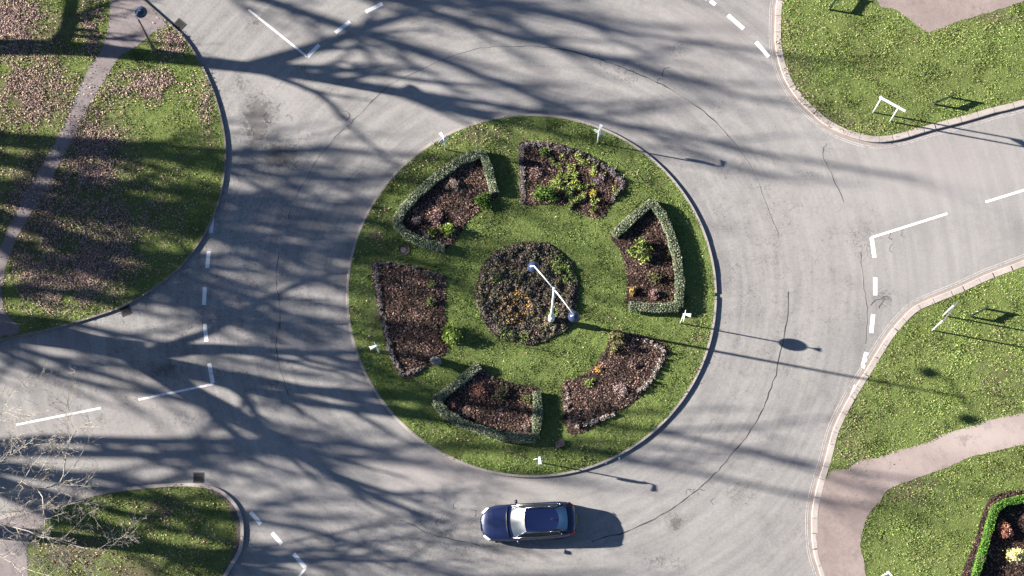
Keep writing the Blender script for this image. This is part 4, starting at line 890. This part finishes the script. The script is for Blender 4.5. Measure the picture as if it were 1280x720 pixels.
def shadow_tree(label, base_px, trunk, r0, limbs, extra=4, top=16, dens=1., mat=M_BARK, spread=1., up=.25):
    B = P(*base_px, 0); bx = B.x; t = Tree(B)
    tp = densify([B+Vector((0, 0, -.2))]+[from_shadow(x, y, bx, d) for x, y, d in trunk], 4)
    r1 = r0*.72; rad = [r0*1.5 if i == 0 else (r0*1.15 if i == 1 else r0+(r1-r0)*i/(len(tp)-1)) for i in range(len(tp))]
    t.big.tube(tp, rad, 12); top_p = tp[-1]
    for path, rr in limbs:
        q = densify([top_p-(tp[-1]-tp[-3])*.3]+[from_shadow(x, y, bx, d) for x, y, d in path], 3)
        rr *= 1.25; ra = [max(.03, rr*(1-.8*i/(len(q)-1))) for i in range(len(q))]; t.big.tube(q, ra, 8); t.sub(q, ra, 1, up, spread*.75, dens)
    for k in range(extra):
        a = 6.283*k/max(1, extra)+random.random(); out = random.uniform(1.5, 4.)
        q = [top_p]; Lh = top-top_p.z
        for j in range(1, 6): q.append(top_p+Vector((math.cos(a)*out*j/5-.3*j/5, math.sin(a)*out*j/5, Lh*j/5))+Vector((random.gauss(0, .2), random.gauss(0, .2), 0)))
        ra = [r1*.6*(1-.85*i/5)+.02 for i in range(6)]; t.big.tube(q, ra, 7); t.sub(q, ra, 1, up, spread*.6, dens)
    return t, tp, B
# tree 1: the long band across the top left
t, tp, B = shadow_tree('', (-110, 58), [(0, 61, 0), (90, 62, .1), (200, 72, .1), (330, 86, .1)], .42,
   [([(400, 97, .3), (470, 110, .5), (560, 130, .6), (660, 150, .2)], .26), ([(390, 84, .2), (470, 92, .6), (560, 105, .9), (680, 110, .5)], .16), ([(390, 60, .2), (450, 38, .4), (520, 15, .2), (600, -20, 0)], .22), ([(400, 118, 0), (440, 160, .0), (500, 210, 0)], .12)], 2, 20, dens=.72)
q = densify([from_shadow(75, 62, B.x, .1), from_shadow(92, 40, B.x, .0), from_shadow(97, 5, B.x, -.3), from_shadow(120, -60, B.x, -.5)], 3); t.big.tube(q, [.22-.012*i for i in range(len(q))], 7); t.sub(q, [.15]*len(q), 2)
t.build('tall bare tree left of the frame behind the leaf strewn lawn, shading its top')
# tree 3: big limbs sweeping over the road at the left
t, tp, B = shadow_tree('', (-110, 405), [(-20, 412, 0), (60, 422, 0), (120, 432, 0), (175, 447, .1)], .52,
   [([(250, 436, .2), (320, 438, .4), (400, 442, .5), (480, 440, .3), (560, 455, 0)], .24), ([(245, 468, .2), (320, 488, .4), (400, 505, .6), (500, 520, .5), (600, 535, .2)], .30),
    ([(230, 485, .2), (280, 510, .2), (340, 545, .4), (410, 590, .5), (480, 625, .4), (560, 655, 0)], .34), ([(260, 415, 0), (320, 380, .2), (390, 350, .2), (460, 330, 0)], .14)], 2, 22, dens=.7)
q = densify([from_shadow(20, 400, B.x, .4), from_shadow(70, 410, B.x, .3), from_shadow(125, 424, B.x, .2), from_shadow(180, 432, B.x, .3)], 3); t.big.tube(q, [.17]*len(q), 8)
t.build('large forked bare tree left of the frame by the left hand road')
# tree 4: lower left with twigs over the frame
t, tp, B = shadow_tree('', (-60, 657), [(0, 666, 0), (80, 674, 0), (160, 683, 0), (230, 693, 0)], .36,
   [([(320, 700, .1), (400, 700, .5), (480, 690, .5)], .18), ([(310, 712, 0), (400, 735, 0), (500, 760, 0)], .2)], 0, 13, dens=.7, mat=M_BARKP)
for path, rr in (([(-40, 630, 4.2), (0, 617, 5.6), (40, 612, 6.2), (75, 603, 6.6), (82, 572, 7.0), (90, 545, 7.4), (112, 525, 7.8)], .10), ([(-60, 645, 4.2), (0, 655, 5.4), (50, 668, 6.), (100, 684, 6.4), (140, 690, 6.7)], .07),
                 ([(-70, 620, 5), (-20, 590, 6.5), (20, 565, 7.2), (48, 545, 7.6)], .08), ([(-90, 600, 6), (-50, 550, 7.5), (-10, 525, 8.4), (26, 505, 9)], .08), ([(-50, 640, 5), (10, 640, 6), (60, 636, 6.4), (105, 626, 6.8)], .06), ([(-60, 660, 4), (-10, 690, 5), (30, 710, 5.5), (70, 722, 6)], .06)):
    rr *= .55; q = densify([P(*a) for a in path], 3); ra = [max(.014, rr*(1-.75*i/(len(q)-1))) for i in range(len(q))]; t.big.tube([tp[-1]]+q, [.07]+ra, 7); t.sub(q, ra, 2, .12, .8, 1.15)
t.build('pale barked bare tree at the lower left whose twigs reach over the road', M_BARKP)
# generic crowns
def crown_tree(label, px, py, H_, r0, lean=(0, 0), nl=7, dens=1., spread=1.):
    B = P(px, py, 0); t = Tree(B); hb = H_*.33; L_ = Vector((lean[0], lean[1], 0))
    tp = densify([B+Vector((0, 0, -.2)), B+Vector((0, 0, hb*.5))+L_*.2, B+Vector((0, 0, hb))+L_*.4], 3); t.big.tube(tp, [r0*(1.3 if i == 0 else 1-.05*i) for i in range(len(tp))], 10)
    for k in range(nl):
        a = 6.283*k/nl+random.uniform(-.3, .3); out = H_*random.uniform(.10, .34); q = [tp[-1]]; hh = (H_-hb)*random.uniform(.7, 1.)
        for j in range(1, 7):
            f = j/6; q.append(tp[-1]+Vector((math.cos(a)*out*f**.8, math.sin(a)*out*f**.8, hh*f))+L_*.6*f+Vector((random.gauss(0, .25), random.gauss(0, .25), 0)))
        ra = [r0*.62*(1-.85*i/6)+.025 for i in range(7)]; t.big.tube(q, ra, 7); t.sub(q, ra, 1, .2, .62*spread, dens)
    return t.build(label)
crown_tree('broad bare tree farthest up left, beyond the top corner of the frame', -190, -150, 21, .36, nl=6, dens=.8)
crown_tree('bare tree well left of the frame level with the middle of the leafy lawn', -620, 140, 23, .42, nl=8)
crown_tree('bare tree well left of the frame level with the lawn bottom edge', -700, 265, 23, .40, nl=6, dens=.85)
crown_tree('bare tree beyond the far left end of the road', -560, 480, 23, .42)
crown_tree('tall bare tree above the frame beyond the top left lawn', -420, -190, 24, .42, nl=6, dens=.8)
crown_tree('bare tree far left of the frame level with the top lamp', -500, 95, 20, .32, nl=6)
crown_tree('leaning bare tree far left of the frame below the lamp level', -440, 160, 19, .30, lean=(1.5, -1), nl=6)
